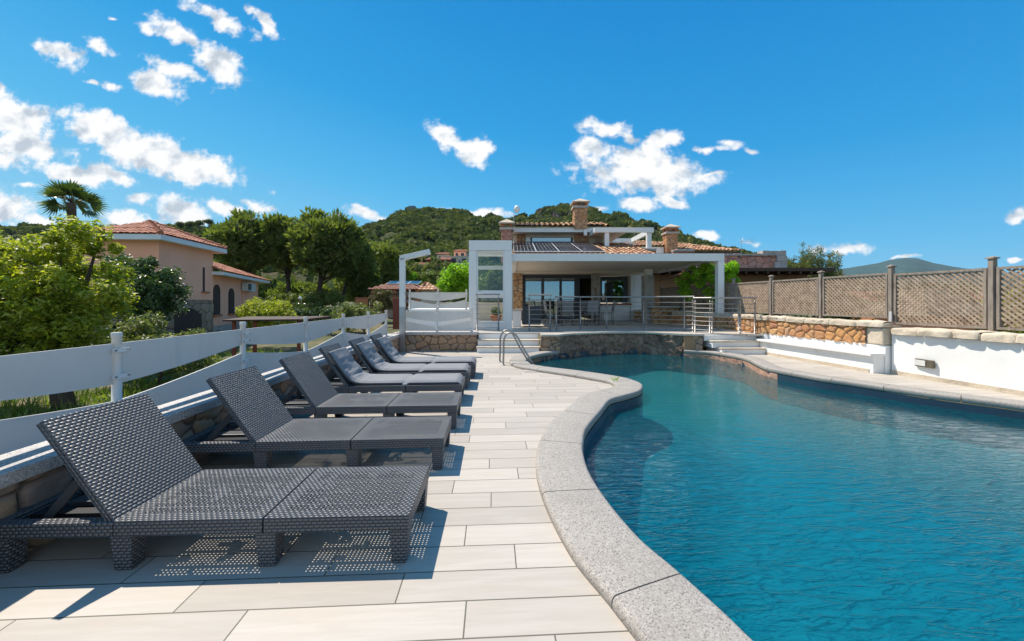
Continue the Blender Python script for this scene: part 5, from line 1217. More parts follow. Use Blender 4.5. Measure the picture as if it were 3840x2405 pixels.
# scrub on the hill: one mass nobody could count
def scatter_mass(name, n, urange, qrange, size, seed, lm, leafn=14, tall=1.0, group=None, weight=None):
    r2 = np.random.default_rng(seed); u = r2.uniform(*urange, n); q = np.clip(r2.uniform(0, 1, n) ** .6 * (qrange[1] - qrange[0]) + qrange[0], 0, 1.0)
    x, d, z = hill_pt(u, q); keep = vnoise(x * .025, d * .025, 31, 4) + .25 * (q - .5) < .70; x, d, z, u, q = (k[keep] for k in (x, d, z, u, q))
    s = size * (.45 + r2.random(len(x)) ** 2.2 * 1.5); s = s * (.55 + d / 800)
    cs = np.stack([x, d, z + s * .30 * tall], 1)
    k = np.repeat(np.arange(len(x)), leafn); off = r2.normal(0, 1, (len(k), 3)); off /= np.linalg.norm(off, axis=1)[:, None]; off[:, 2] = np.abs(off[:, 2]) * .75 * tall - .1
    p = cs[k] + off * (s[k] * .52)[:, None]; nm = off + r2.normal(0, .35, off.shape); nm /= np.linalg.norm(nm, axis=1)[:, None]
    ax = np.cross(nm, r2.normal(0, 1, nm.shape)); ax /= np.linalg.norm(ax, axis=1)[:, None]; bx = np.cross(nm, ax); w_ = (s[k] * .40)[:, None]
    V = np.stack([p - ax * w_, p + bx * w_ * .8, p + ax * w_, p - bx * w_ * .8], 1).reshape(-1, 3); F = np.arange(len(V)).reshape(-1, 4)
    hue = r2.random(len(x)); return raw(name, V, F, lm, kind='stuff', fattrs={'rnd': np.clip(.75 * hue[k] + .25 * r2.random(len(k)), 0, 1)})
scatter_mass('hillside_scrub', 21000, (1250, 3050), (.03, 1.0), 4.6, 5, LM['scrub'], 14)
scatter_mass('hillside_scrub', 2600, (-200, 1300), (.05, 1.0), 4.4, 6, LM['scrub'], 14)
# rocks near the second summit
r2 = np.random.default_rng(3); d = MB()
vs, fs = [], []
for k in range(115):
    u = r2.normal(2080, 36) if k < 60 else r2.uniform(2280, 2660); q = np.clip(r2.normal(.92, .06), .7, 1.0) if k < 60 else r2.uniform(.8, .98); x, dd_, z = (float(c) for c in hill_pt(np.array(u), np.array(q)))
    s = (r2.random() ** 2 * 5.5 + 1.8) * (1 if k < 60 else .55); b0 = len(vs); pts = r2.normal(0, 1, (8, 3)); pts /= np.linalg.norm(pts, axis=1)[:, None]
    cube = np.array([(-1, -1, -1), (1, -1, -1), (1, 1, -1), (-1, 1, -1), (-.7, -.7, 1), (.7, -.7, 1), (.7, .7, 1), (-.7, .7, 1)], float) * np.array([.6, .6, .9]) + pts * .35
    vs += [(x + c[0] * s, dd_ + c[1] * s, z + c[2] * s + s * .15) for c in cube]; fs += [[b0 + e for e in f] for f in [(0, 3, 2, 1), (4, 5, 6, 7), (0, 1, 5, 4), (1, 2, 6, 5), (2, 3, 7, 6), (3, 0, 4, 7)]]
raw('summit_rocks', np.array(vs), np.array(fs), mat('granite_outcrop', (.135, .10, .08), (.07, .056, .048), .3, .9, .6, 1.2, c3=(.18, .14, .11)), kind='stuff')

# ------------------------------------------------------------------ pines in front of the hill
def pine(label, base, crown_c, crown_r, seed, trunk_r=.22, n_clump=150, nneedle=15000, group='pines behind the pink house', lm='pine', lean=0., size=.62, csig=.5, name='pine_tree', stems=1):
    base = Vector(base); t = thing(name, label, 'tree', base, group); r2 = np.random.default_rng(seed); R2 = random.Random(seed)
    cs = blob_centres(crown_c, crown_r, n_clump, seed, .62); cs = np.concatenate([cs, blob_centres(crown_c, np.array(crown_r) * .8, n_clump // 3, seed + 7, .1)])
    k = r2.integers(0, len(cs), nneedle); sg = csig * (.7 + .7 * r2.random(len(cs)))
    off = r2.normal(0, 1, (nneedle, 3)); off /= np.linalg.norm(off, axis=1)[:, None]; off[:, 2] *= .85
    p = cs[k] + off * (sg[k] * r2.random(nneedle) ** .5)[:, None]; dr = off + np.array([0, 0, .55]) + r2.normal(0, .35, off.shape); dr /= np.linalg.norm(dr, axis=1)[:, None]
    sd = np.cross(dr, r2.normal(0, 1, dr.shape)); sd /= np.linalg.norm(sd, axis=1)[:, None]; l = size * (.5 + .7 * r2.random(nneedle))[:, None]; w_ = l * .17
    V = np.stack([p, p + dr * l * .5 + sd * w_, p + dr * l, p + dr * l * .5 - sd * w_], 1).reshape(-1, 3); hue = r2.random(len(cs))
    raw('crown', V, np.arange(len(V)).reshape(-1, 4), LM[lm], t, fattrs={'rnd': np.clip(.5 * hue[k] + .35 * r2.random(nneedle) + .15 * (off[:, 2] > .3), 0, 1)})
    d = MB(); cc = Vector(crown_c); top = Vector((cc.x, cc.y, cc.z + crown_r[2] * .55))
    for s in range(stems):
        b0 = base + Vector((R2.uniform(-.4, .4) * (stems > 1), 0, -.2)); mid = b0.lerp(top, .5) + Vector((R2.uniform(-.3, .3), 0, 0)); d.tube([b0, b0.lerp(mid, .5) + Vector((R2.uniform(-.15, .15), 0, 0)), mid, top], [trunk_r * 1.2, trunk_r, trunk_r * .8, trunk_r * .3], 8)
        for q in range(16):
            e = Vector(cs[R2.randrange(n_clump)]); st = b0.lerp(top, R2.uniform(.35, .9)); st = Vector((mid.x + (st.x - mid.x) * .5, st.y, st.z)); d.tube([st, st.lerp(e, .55) + Vector((0, 0, -.2)), e], [trunk_r * .3, trunk_r * .2, .02], 5)
    d.build('trunk', M['bark_dark'], t); return t
def D(u, v, d): return P(u * 1.5907, v * 1.5907, d)
PINES = [((590, 738), (576, 574), 42, (3.0, 2.9, 3.15), 'large round pine nearest the pink house, its crown over the low wing'), ((690, 740), (672, 572), 43, (2.6, 2.5, 3.1), 'round pine between the two larger pines of the group, a little lower'), ((752, 742), (775, 578), 40, (3.5, 3.2, 3.3), 'largest pine of the group, its broad round crown next to the hill'), ((800, 738), (832, 612), 44, (2.2, 2.4, 2.7), 'pine at the end of the group, its crown sloping towards the shower post')]
for i, (bs, cc, dd_, rad, lb) in enumerate(PINES):
    b = D(bs[0], bs[1], dd_); c = D(cc[0], cc[1], dd_); pine(lb, b, tuple(c), rad, 40 + i, .24 if i != 2 else .28)
# darker trees behind and to the right of the pines
TR = [((560, 715), (552, 665), 50, (3., 3., 3.2), 'pinelight', 'dark pine low behind the largest group, beside the tiled wing'), ((885, 720), (905, 625), 52, (2.6, 2.6, 3.1), 'pinelight', 'lighter green tree right of the pines, in front of the wooded hill'), ((935, 720), (925, 650), 56, (2.4, 2.4, 2.4), 'pinelight', 'pale round tree beside the shower post, above the low tiled roofs'), ((850, 720), (845, 665), 48, (2.6, 2.4, 2.6), 'pine', 'dark bushy tree above the roof with the solar panels'), ((700, 730), (705, 700), 50, (4.5, 2., 1.5), 'pine', 'dark undergrowth tree between the trunks of the pines')]
for i, (bs, cc, dd_, rad, lm, lb) in enumerate(TR):
    pine(lb, D(bs[0], bs[1], dd_), tuple(D(cc[0], cc[1], dd_)), rad, 60 + i, .16, 70, 7000, None, lm, csig=.55, name='leafy_tree')
# stone pines on the left ridge
for i, (u, v, w_, lb) in enumerate(((425, 527, 12, 'first of the umbrella pines in a row on the skyline, nearest the tiled roof'), (448, 526, 15, 'second umbrella pine in the row on the skyline'), (470, 524, 16, 'umbrella pine in the middle of the row on the skyline'), (492, 521, 16, 'umbrella pine on the skyline just before the large pines'), (270, 533, 14, 'flat umbrella pine on the skyline beside the palm'), (305, 532, 18, 'flat umbrella pine on the skyline above the ridge of the tiled roof'))):
    dd_ = 300; c = D(u, v + 3, dd_); b = D(u, v + 20, dd_); b.z = c.z - 7; pine(lb, b, tuple(c), (w_ * 1.59 / 1400 * dd_ * .62, 2.5, 1.5), 80 + i, .3, 36, 1500, 'umbrella pines on the skyline', 'scrub', size=1.1, csig=.9, name='umbrella_pine')
for i, (u, v, s) in enumerate(((935, 497, 5), (1048, 494, 2.5), (1010, 499, 2), (1075, 498, 2), (1090, 498, 2.5), (1185, 512, 2.4), (1255, 504, 2), (1555, 533, 2), (1640, 560, 2))):
    dd_ = 475; c = D(u, v + 5, dd_); b = Vector((c.x, c.y, c.z - s * 1.2)); pine('lone dark tree standing on the skyline of the wooded hill', b, tuple(c), (s * .8, s * .7, s * .6), 100 + i, .2, 16, 500, 'lone trees on the hill skyline', 'scrub', size=1.2, csig=.8, name='ridge_tree')
# tower on the hill
t = thing('hill_tower', 'grey rectangular panel tower on the top of the wooded hill', 'tower', tuple(D(971, 502, 470)))
b = D(964, 501, 470); d = MB(); w_ = 15 * 1.59 / 1400 * 470; d.box(b.x, b.x + w_, 470, 471.5, b.z + .5, b.z + 8.3); d.build('panel', M['steel_grey'] if False else mat('grey_sheet', (.20, .22, .23), None, .3, .8), t); d = MB(); d.box(b.x + .4, b.x + w_ - .4, 470.3, 471.2, b.z - 3, b.z + .49); d.build('base', M['greystone'], t)

# ------------------------------------------------------------------ village on the slope
def village_house(label, u0, u1, v0, v1, d0, m, roof, wins, seed, flat=False):
    a = D(u0, v1, d0); c = D(u1, v0, d0); t = thing('village_house', label, 'house', ((a.x + c.x) / 2, d0 + 3, a.z), 'village houses on the hillside')
    d = MB(); d.box(a.x, c.x, d0, d0 + 8, a.z - 3, c.z); d.build('wall', m, t)
    if flat: d = MB(); d.box(a.x - .2, c.x + .2, d0 - .2, d0 + 8.2, c.z + .01, c.z + .35); d.build('roof', M['cream'], t)
    else: tile_roof('roof', (a.x - .5, d0 - .6, c.z), (c.x + .5, d0 - .6, c.z), (a.x + .4, d0 + 4.5, c.z + 1.3), (c.x - .4, d0 + 4.5, c.z + 1.3), roof, t, .45, .7, .1, seed)
    for (p, q, r_, s) in wins:
        x0 = a.x + (c.x - a.x) * p; x1 = a.x + (c.x - a.x) * q; z0 = a.z + (c.z - a.z) * r_; z1 = a.z + (c.z - a.z) * s
        d = MB(); d.box(x0, x1, d0 - .12, d0 - .03, z0, z1); w2 = d.build('window', M['anthracite'], t); d = MB(); d.box(x0 - .1, x1 + .1, d0 - .3, d0 - .03, z0 - .2, z0 - .01); d.build('sill', M['cream'], w2)
village_house('red village house with a terracotta roof, lowest of the group above the trees', 977, 1005, 626, 650, 118, M['redwall'], M['tile_pink'], [(.2, .4, .3, .7), (.6, .8, .3, .7)], 1)
village_house('long red village house below the cream ones', 1005, 1060, 613, 640, 135, M['redwall'], M['tile_pink'], [(.08, .2, .4, .75), (.35, .45, .4, .75), (.6, .7, .4, .75), (.82, .92, .1, .75)], 2)
village_house('cream village house with a dark loggia behind the long red one', 1048, 1078, 606, 640, 142, M['cream'], M['tile_pink'], [(.1, .3, .55, .9), (.45, .9, .5, .9), (.45, .9, .05, .35)], 3, True)
village_house('cream flat-roofed village house behind the white glass porch', 1078, 1122, 606, 632, 140, M['cream'], M['tile_pink'], [(.1, .16, .4, .7), (.25, .5, .3, .85), (.62, .7, .4, .7), (.75, .95, .3, .85)], 4, True)
village_house('pink village house standing highest of the group on the hill', 1070, 1098, 593, 607, 150, M['pinkwall'], M['tile_pink'], [(.15, .35, .2, .7), (.6, .85, .2, .7)], 5)
village_house('pale village house with a tiled roof at the top of the group', 1030, 1055, 600, 616, 152, M['cream'], M['tile_pink'], [(.2, .35, .3, .7)], 6)
for i, (u, v, dd_, rad, lm, lb) in enumerate(((1020, 630, 80, (4., 3, 2.6), 'olive', 'feathery green tree on the slope below the red village houses'), (1045, 632, 84, (2.6, 2, 2.4), 'olive', 'small feathery tree below the cream village house'), (1000, 662, 60, (2.8, 2, 1.5), 'pinelight', 'rounded green bush left of the citrus tree on the slope'), (1025, 655, 70, (3.2, 2, 1.6), 'olive', 'grey green bush on the slope above the far tiled roof'), (975, 668, 58, (2.0, 2, 1.6), 'lime', 'bright rounded bush above the low tiled roofs by the shower post'), (962, 640, 75, (2.6, 2, 2.4), 'olive', 'olive green tree beside the shower post on the slope'))):
    c = D(u, v, dd_); tree('slope_tree', lb, 'tree', (c.x, c.y, c.z - rad[2] - .6), [(tuple(c), rad)], 30, 4500, .34, LM[lm], M['bark'], .55, .15, 120 + i, 'trees on the slope below the village')
# ------------------------------------------------------------------ pink house on the left
h = thing('pink_house', 'pink house with rose tiled hip roof, white fascia and a stone ground floor', 'house', (-20, 24, -1.35))
A1 = P(596, 1000, 19.0); c1 = (A1.x, 19.0); c2 = (P(799, 1000, 23.4).x, 23.4); c4 = (-21.5, 18.75); c3 = (-22.4, 24.3)
EZ = 4.48
d = MB(); d.poly([c1, c2, c3, c4], 1.5, EZ); d.build('upper_wall', M['pinkwall'], h)
for (p, q, sd) in ((c4, c1, 81), (c1, c2, 83)): stone_face('ground_floor', [p, q], -1.6, 1.5, M['st_neigh'], h, .55, .05, .05, 1, sd, 1.2)
d = MB(); d.poly([(c1[0] - .05, c1[1] + .08), (c2[0] - .05, c2[1]), c3, c4], -2, 1.49); d.build('core', M['soil'], h)
o1, o2, o3, o4 = (-17.45, 18.55), (-18.35, 24.05), (-22.9, 24.8), (-22.0, 18.3)
d = MB(); d.poly([o1, o2, o3, o4], EZ + .002, EZ + .26); d.build('fascia', M['fascia'], h)
ap = (-21.0, 21.6, 6.0); ap2 = (-21.02, 21.6, 6.0); rz = EZ + .29
tile_roof('roof', (*o4, rz), (*o1, rz), ap2, ap, M['tile_pink'], h, .27, .42, .055, 1)
tile_roof('roof', (*o1, rz), (*o2, rz), ap, ap, M['tile_pink'], h, .27, .42, .055, 2)
tile_roof('roof', (*o2, rz), (*o3, rz), ap, ap2, M['tile_pink'], h, .27, .42, .055, 3)
def ridge(p, q, parent, m, r=.11):
    p, q = Vector(p), Vector(q); n = max(2, int((q - p).length / .38)); d = MB()
    for k in range(n): a = p.lerp(q, k / n); b = p.lerp(q, (k + 1.12) / n); d.tube([a + Vector((0, 0, .06)), b + Vector((0, 0, .03))], [r * 1.12, r * .9], 8)
    d.build('ridge_tiles', m, parent)
ridge((*o1, rz), ap, h, M['tile_pink']); ridge((*o2, rz), ap, h, M['tile_pink']); ridge(ap2, ap, h, M['tile_pink'])
# openings of the right hand face: along c1 -> c2
c1v, c2v = Vector((*c1, 0)), Vector((*c2, 0)); fd = (c2v - c1v).normalized(); fl = (c2v - c1v).length; fn = Vector((fd.y, -fd.x, 0))
def facade(o, dr, nr): return lambda s, z, off=0.: o + dr * s + nr * off + Vector((0, 0, z))
def slab_on(fc, s0, s1, z0, z1, o0, o1):
    return [fc(s0, z0, o0), fc(s1, z0, o0), fc(s1, z1, o0), fc(s0, z1, o0), fc(s0, z0, o1), fc(s1, z0, o1), fc(s1, z1, o1), fc(s0, z1, o1)], [(0, 3, 2, 1), (4, 5, 6, 7), (0, 1, 5, 4), (1, 2, 6, 5), (2, 3, 7, 6), (3, 0, 4, 7)]
def arch_on(fc, s0, s1, z0, z1, rise, o0, o1, n=10):
    mid = (s0 + s1) / 2; hw = (s1 - s0) / 2; prof = [(s0, z0), (s1, z0)] + [(mid + hw * math.cos(math.pi * k / n), z1 - rise + rise * math.sin(math.pi * k / n)) for k in range(n + 1)]
    vs = [fc(s, z, o0) for s, z in prof] + [fc(s, z, o1) for s, z in prof]; m = len(prof)
    return vs, [tuple(range(m))[::-1], tuple(range(m, 2 * m))] + [(k, (k + 1) % m, m + (k + 1) % m, m + k) for k in range(m)]
fc = facade(c1v, fd, fn)
def face_s(u, o, dr):      # where the sight line of column u meets the facade
    k = (u - U0) / F0; return (k * o.y - o.x) / (dr.x - k * dr.y)
s0, s1 = face_s(760, c1v, fd), face_s(777, c1v, fd)
d = MB(); d.add(*slab_on(fc, s0, s1, 2.0, 3.45, .0, .012)); w1 = d.build('window', M['shutter'], h); d = MB(); d.add(*slab_on(fc, s0 - .12, s1 + .12, 1.93, 1.995, .0, .12)); d.build('sill', M['terracotta'], w1)
d = MB(); d.add(*slab_on(fc, s1 - .25, s1, 2.0, 3.45, .013, .03)); d.build('reveal', M['pinkwall'], w1)
s0, s1 = face_s(650, c1v, fd), face_s(752, c1v, fd)
d = MB(); n = 8
for k in range(n): d.add(*arch_on(fc, s0 + (s1 - s0) * k / n + .01, s0 + (s1 - s0) * (k + 1) / n - .01, -1.6, .62 + .42 * math.sin(math.pi * (k + .5) / n), .02, .04, .07, 3))
gd = d.build('arched_door', M['shutter'], h)
d = MB(); d.add(*slab_on(fc, face_s(632, c1v, fd), face_s(660, c1v, fd), .95, 1.12, .05, .25)); d.build('wall_lamp', M['greystone'], h)
# lower wing
w0 = Vector((-18.95, 23.5, 0)); w1v = Vector((P(967, 1000, 33.5).x, 33.5, 0)); wd = (w1v - w0).normalized(); wl = (w1v - w0).length; wn_ = Vector((wd.y, -wd.x, 0)); fw = facade(w0, wd, wn_)
d = MB(); d.add(*slab_on(fw, 0, wl, -.2, 3.06, -5, 0)); d.build('wing_wall', M['pinkwall'], h)
d = MB(); d.add(*slab_on(fw, -.0, wl + .02, -2, -.21, -5, .05)); d.build('wing_base', M['greystone'], h)
d = MB(); d.add(*slab_on(fw, -.3, wl + .9, 3.07, 3.27, -5.6, .75)); d.build('wing_fascia', M['fascia'], h)
p0, p1 = fw(-.3, 3.30, .78), fw(wl + .9, 3.30, .78); q0, q1 = fw(-.3, 4.55, -2.4), fw(wl - 1.6, 4.55, -2.4)
tile_roof('wing_roof', p0, p1, q0, q1, M['tile_pink'], h, .27, .42, .055, 5)
for (u0, u1, z0, z1) in ((799, 823, .55, 2.5), (856, 876, .55, 2.35)):
    s0, s1 = max(.1, face_s(u0, w0, wd)), face_s(u1, w0, wd); d = MB(); d.add(*arch_on(fw, s0, s1, z0, z1, .45, .0, .05)); sh = d.build('arched_shutter', M['shutter'], h)
    d = MB(); d.add(*slab_on(fw, s0 - .15, s1 + .15, z0 - .1, z0 - .005, 0, .14)); d.build('sill', M['terracotta'], sh)
s0, s1 = face_s(903, w0, wd), face_s(935, w0, wd)
t = thing('air_conditioner', 'ivory air conditioning unit under the eaves of the pink house wing', 'air conditioner', tuple(fw((s0 + s1) / 2, 2.1, .3)))
d = MB(); d.add(*slab_on(fw, s0, s1, 2.22, 2.88, .06, .46)); d.build('casing', M['ac'], t); d = MB(); sm_ = (s0 * .68 + s1 * .32); d.add(*slab_on(fw, s0 + .06, s0 + .9, 2.3, 2.8, .465, .475)); d.build('grille', M['greyplastic'], t)
d = MB(); d.tube([fw(s0 + .3, 2.22, .06), fw(s0 + .3, 1.9, .05), fw(s0 + .25, -.2, .05)], .035, 6); d.build('pipe', M['pinkwall'], t)
for u in (805, 868): s0 = face_s(u, w0, wd); d = MB(); d.add(*slab_on(fw, s0, s0 + .7, -1.0, -.5, .05, .07)); d.build('cellar_window', M['black'], h)
# roof corner of a further house behind it
t = thing('far_roof', 'plain rose roof slope of a further house behind the pink one', 'roof', tuple(D(490, 572, 40))); a = D(468, 576, 40); b = D(525, 590, 46); tile_roof('slope', tuple(a), tuple(b), (a.x - 2, 46, a.z + 1.0), (b.x - 3, 52, b.z + 1.0), M['tile_pink'], t, .3, .4, .05, 9)

# ------------------------------------------------------------------ left garden trees
GZ = -1.35
tree('broadleaf_tree', 'big yellow-green leafy tree filling the left edge behind the fence', 'tree', (-11.2, 9.3, GZ), [((-11.7, 9.6, 1.7), (1.3, 1.4, 1.3)), ((-13.8, 9.4, 1.9), (1.5, 1.5, 1.15)), ((-13.4, 9.2, .7), (1.6, 1.3, 1.1)), ((-11.2, 9.7, 2.95), (.72, .8, .50)), ((-12.5, 9.7, 2.3), (1.1, 1.1, .75)), ((-10.6, 9.2, 1.55), (.55, .8, .75)), ((-11.0, 9.3, .75), (.75, .9, .8)), ((-12.2, 9.0, .2), (1.7, 1.2, .8)), ((-10.8, 9.4, -.1), (.6, .8, .55))], 330, 46000, .125, LM['yellowgreen'], M['bark'], .27, .15, 1, stems=2, limb=22, inner=.35, upbias=.8)
tree('dark_shrub', 'dark glossy shrub in front of the pink house wall', 'shrub', (-13.6, 14.5, GZ), [((-14.4, 14.6, 2.15), (1.0, 1.0, .85)), ((-13.9, 14.5, 1.5), (.85, 1.0, .85)), ((-14.7, 14.6, .9), (.9, 1.0, 1.2)), ((-13.6, 14.4, 1.95), (.5, .6, .5)), ((-15.6, 14.8, 2.3), (1.1, .9, .9))], 130, 22000, .13, LM['darkshrub'], M['bark_dark'], .34, .1, 2, stems=2)
tree('garden_bush', 'low olive-yellow bush below the arched garage door of the pink house', 'bush', (-11.2, 11.9, GZ), [((-11.3, 12, -.1), (1.2, 1., .9)), ((-10.7, 11.9, -.3), (1., .9, .8)), ((-12.2, 12.2, -.1), (1.2, 1, 1.0))], 70, 11000, .11, LM['olive'], M['bark'], .3, .06, 3)
tree('garden_bush', 'bright yellow-green bush at the foot of the pink house wing', 'bush', tuple(D(625, 760, 22) + Vector((0, 0, -1.2))), [(tuple(D(625, 742, 22)), (1.6, 1.2, .95)), (tuple(D(655, 748, 22)), (1.2, 1.2, .75)), (tuple(D(603, 738, 22)), (.8, .8, .8))], 60, 9000, .15, LM['yellowgreen'], M['bark'], .34, .06, 4)
tree('garden_bush', 'pale feathery bush behind the fence beneath the pines', 'bush', tuple(D(850, 760, 21) + Vector((0, 0, -1.2))), [(tuple(D(862, 735, 21)), (1.35, 1., .62)), (tuple(D(838, 745, 21)), (1., 1., .62))], 50, 7000, .14, LM['olive'], M['bark'], .3, .06, 5)
tree('garden_bush', 'round russet bush below the roof with solar panels', 'bush', tuple(D(905, 730, 27) + Vector((0, 0, -1.))), [(tuple(D(905, 708, 27)), (.85, .8, .7))], 26, 3500, .14, LM['red'], M['bark'], .3, .05, 6)
for i, (u, v, dd_, rx, rz, lm, lb) in enumerate(((735, 745, 30, 2.6, .7, 'darkshrub', 'dark hedge bush at the foot of the pine trunks'), (820, 745, 28, 2.0, .6, 'darkshrub', 'dark low bush between the pine trunks and the pale feathery bush'), (690, 715, 36, 2.6, .9, 'pine', 'dark shrub beneath the pines beside the pink house wing'), (765, 705, 40, 2.2, .8, 'pinelight', 'sunlit shrub seen between the trunks of the largest pines'))):
    c = D(u, v, dd_); tree('hedge_bush', lb, 'bush', (c.x, c.y, c.z - rz - .6), [(tuple(c), (rx, 1., rz))], 40, 4200, .2, LM[lm], M['bark'], .4, .06, 140 + i)
# plants close below the fence
r2 = random.Random(12)
for i, (x, y, s, lm, lb) in enumerate(((-4.7, 3.0, .5, 'yellowgreen', 'small leafy bush seen through the gap in the nearest fence bay'), (-5.6, 4.3, .45, 'olive', 'dry-leaved low bush below the second fence bay'), (-5.4, 6.1, .55, 'yellowgreen', 'leafy bush just outside the fence beside the wire netting'), (-4.9, 7.6, .5, 'lime', 'bright leafy bush outside the fence near the cushioned loungers'), (-4.6, 9.2, .45, 'grass', 'grassy bush outside the far end of the fence'), (-7.2, 6.9, .6, 'grass', 'grassy bush further down the garden below the fence'))):
    c = (x, y, GZ + s * .8); tree('garden_bush', lb, 'bush', (x, y, GZ), [(c, (s * 1.3, s * 1.2, s))], 24, 3600, .085, LM[lm], M['bark'], .2, .03, 160 + i, 'bushes below the board fence')
# grass tufts in the garden (one mass)
r3 = np.random.default_rng(8); n = 26000; gx_ = r3.uniform(-17, -3.5, n); gy_ = r3.uniform(1.0, 20, n); keep = vnoise(gx_ * .6, gy_ * .6, 41, 3) > .40; gx_, gy_ = gx_[keep], gy_[keep]; gz_ = ground_z(gx_, gy_); n = len(gx_)
hh = r3.uniform(.08, .34, n); an = r3.uniform(0, 6.28, n); ln_ = r3.normal(0, .1, (n, 2)); w_ = .014 + .010 * r3.random(n)
V = np.stack([np.stack([gx_ - np.cos(an) * w_, gy_ - np.sin(an) * w_, gz_ - .02], 1), np.stack([gx_ + np.cos(an) * w_, gy_ + np.sin(an) * w_, gz_ - .02], 1), np.stack([gx_ + ln_[:, 0] + np.cos(an) * w_ * .5, gy_ + ln_[:, 1], gz_ + hh], 1), np.stack([gx_ + ln_[:, 0] - np.cos(an) * w_ * .5, gy_ + ln_[:, 1], gz_ + hh], 1)], 1).reshape(-1, 3)
raw('garden_grass', V, np.arange(4 * n).reshape(-1, 4), LM['grass'], kind='stuff', fattrs={'rnd': r3.random(n)})
# wire netting along the garden outside the fence
t = thing('wire_fence', 'thin wire netting on stakes outside the white board fence', 'fence', (-4.2, 6, GZ))
for i in range(6): d = MB(); d.cyl((-4.05, 2 + i * 1.7, GZ - .1), .03, 1.75, 8, r2=.028); d.build('stake', M['bark'], t)
d = MB()
for k in range(9): d.tube([(-4.05, 1.5, GZ + .2 + k * .16), (-4.05, 11, GZ + .2 + k * .16)], .0045, 4)
d.build('wires', M['wire'], t)
# palm behind the big tree
t = thing('fan_palm', 'fan palm rising behind the big yellow-green tree', 'palm', (-31.5, 25.5, 0)); pc = Vector(tuple(P(268, 762, 25.5))); t.location = (pc.x, pc.y, -1.2)
d = MB(); d.tube([(pc.x, pc.y, -1.3), (pc.x + .1, pc.y, 3), tuple(pc)], [.3, .24, .22], 10); d.build('trunk', M['bark'], t)
r4 = random.Random(5); vs, fs, rn = [], [], []; dd_ = MB()
for k in range(34):
    az = r4.uniform(0, 2 * math.pi); el = R(r4.uniform(-38, 86)); q = Vector((math.cos(az) * math.cos(el), math.sin(az) * math.cos(el), math.sin(el))); L1 = r4.uniform(.55, .9); hub = pc + q * L1 + Vector((0, 0, -.12 * L1))
    dd_.tube([pc, pc + q * L1 * .5 + Vector((0, 0, .04)), hub], [.02, .016, .012], 4)
    side = q.cross(Vector((0, 0, 1))).normalized(); side.rotate(Matrix.Rotation(r4.uniform(-1.3, 1.3), 3, q)); nn_ = side.cross(q).normalized(); rv = r4.random()
    for j in range(13):
        a = R(-72 + 144 * j / 12); dv = (q * math.cos(a) + side * math.sin(a)).normalized(); ll = r4.uniform(.85, 1.1) * (1.05 - .25 * abs(a) / 1.4); w2 = .06
        tip = hub + dv * ll + Vector((0, 0, -.07 * ll * ll - r4.uniform(0, .05))); md = hub + dv * ll * .5 + nn_ * .04; sd = (dv.cross(nn_)).normalized() * w2
        b0 = len(vs); vs += [tuple(hub), tuple(md + sd), tuple(tip), tuple(md - sd)]; fs.append((b0, b0 + 1, b0 + 2, b0 + 3)); rn.append(min(1, max(0, rv * .7 + r4.random() * .3)))
dd_.build('stalks', M['bark'], t); raw('fronds', np.array(vs), np.array(fs), LM['palm'], t, fattrs={'rnd': rn})

# ------------------------------------------------------------------ timber shelter, low tiled houses and small garden things beyond the fence
t = thing('garden_shelter', 'flat brown timber shelter roof just above the white fence', 'shelter', (-9.4, 14.2, GZ)); a = P(835, 1206, 14); b = P(1142, 1204, 14.6)
d = MB(); d.add([(a.x, a.y, a.z), (b.x, b.y, b.z), (b.x + .3, b.y + 1.6, b.z + .05), (a.x - .2, a.y + 1.6, a.z + .05), (a.x, a.y, a.z + .06), (b.x, b.y, b.z + .07), (b.x + .3, b.y + 1.6, b.z + .13), (a.x - .2, a.y + 1.6, a.z + .12)], [(0, 3, 2, 1), (4, 5, 6, 7), (0, 1, 5, 4), (1, 2, 6, 5), (2, 3, 7, 6), (3, 0, 4, 7)]); d.build('roof', M['wood_dark'], t)
for q in (.1, .35, .9): p = a.lerp(b, q); d = MB(); d.box(p.x - .05, p.x + .05, p.y + .1, p.y + .2, GZ - .1, p.z - .0); d.build('post', M['redwall'], t)
t = thing('low_house', 'low house with brown tiled roof carrying solar panels, left of the shower post', 'house', tuple(D(930, 700, 33)))
a = D(870, 683, 33); b = D(990, 683, 33); tile_roof('roof', (a.x, 32.5, a.z), (b.x, 32.5, b.z), (a.x + 1.3, 36, a.z + .85), (b.x - 1.9, 36, b.z + .85), M['tile_brown'], t, .26, .4, .05, 21)
tile_roof('roof', (b.x, 32.5, b.z), (b.x + .2, 39, b.z), (b.x - 1.9, 36, b.z + .85), (b.x - 1.9, 36.2, b.z + .85), M['tile_brown'], t, .26, .4, .05, 22)
sl2 = math.atan2(.85, 3.5); Mp = Matrix.Translation((a.x, 32.5, a.z + .09)) @ Matrix.Rotation(sl2, 4, 'X')
for k in range(3): d = MB(); d.box(1.05 + k * 1.0, 2.02 + k * 1.0, 1.9, 3.3, 0, .04, Mp, 0); d.box(1.08 + k * 1.0, 1.99 + k * 1.0, 1.93, 3.27, .041, .045, Mp, 1); d.build('solar_panel', [M['alu'], M['panel_blue']], t)
d = MB(); d.box(a.x + .2, b.x - .1, 35, 39, -1, a.z + .2); d.build('wall', M['beige'], t)
for k in range(5): x = a.x + .3 + k * (b.x - a.x - .6) / 4; d = MB(); d.box(x, x + .22, 32.7, 32.92, -1, a.z - .02); d.build('porch_post', M['wood_warm'] if k % 2 else M['orangewall'], t)
d = MB(); d.box(a.x + .1, b.x - .1, 32.75, 32.85, a.z - .16, a.z - .03); d.build('porch_beam', M['wood_dark'], t)
t = thing('low_house', 'small hip-roofed house with light and dark tile stripes, right of the shower post', 'house', tuple(D(1010, 690, 30)))
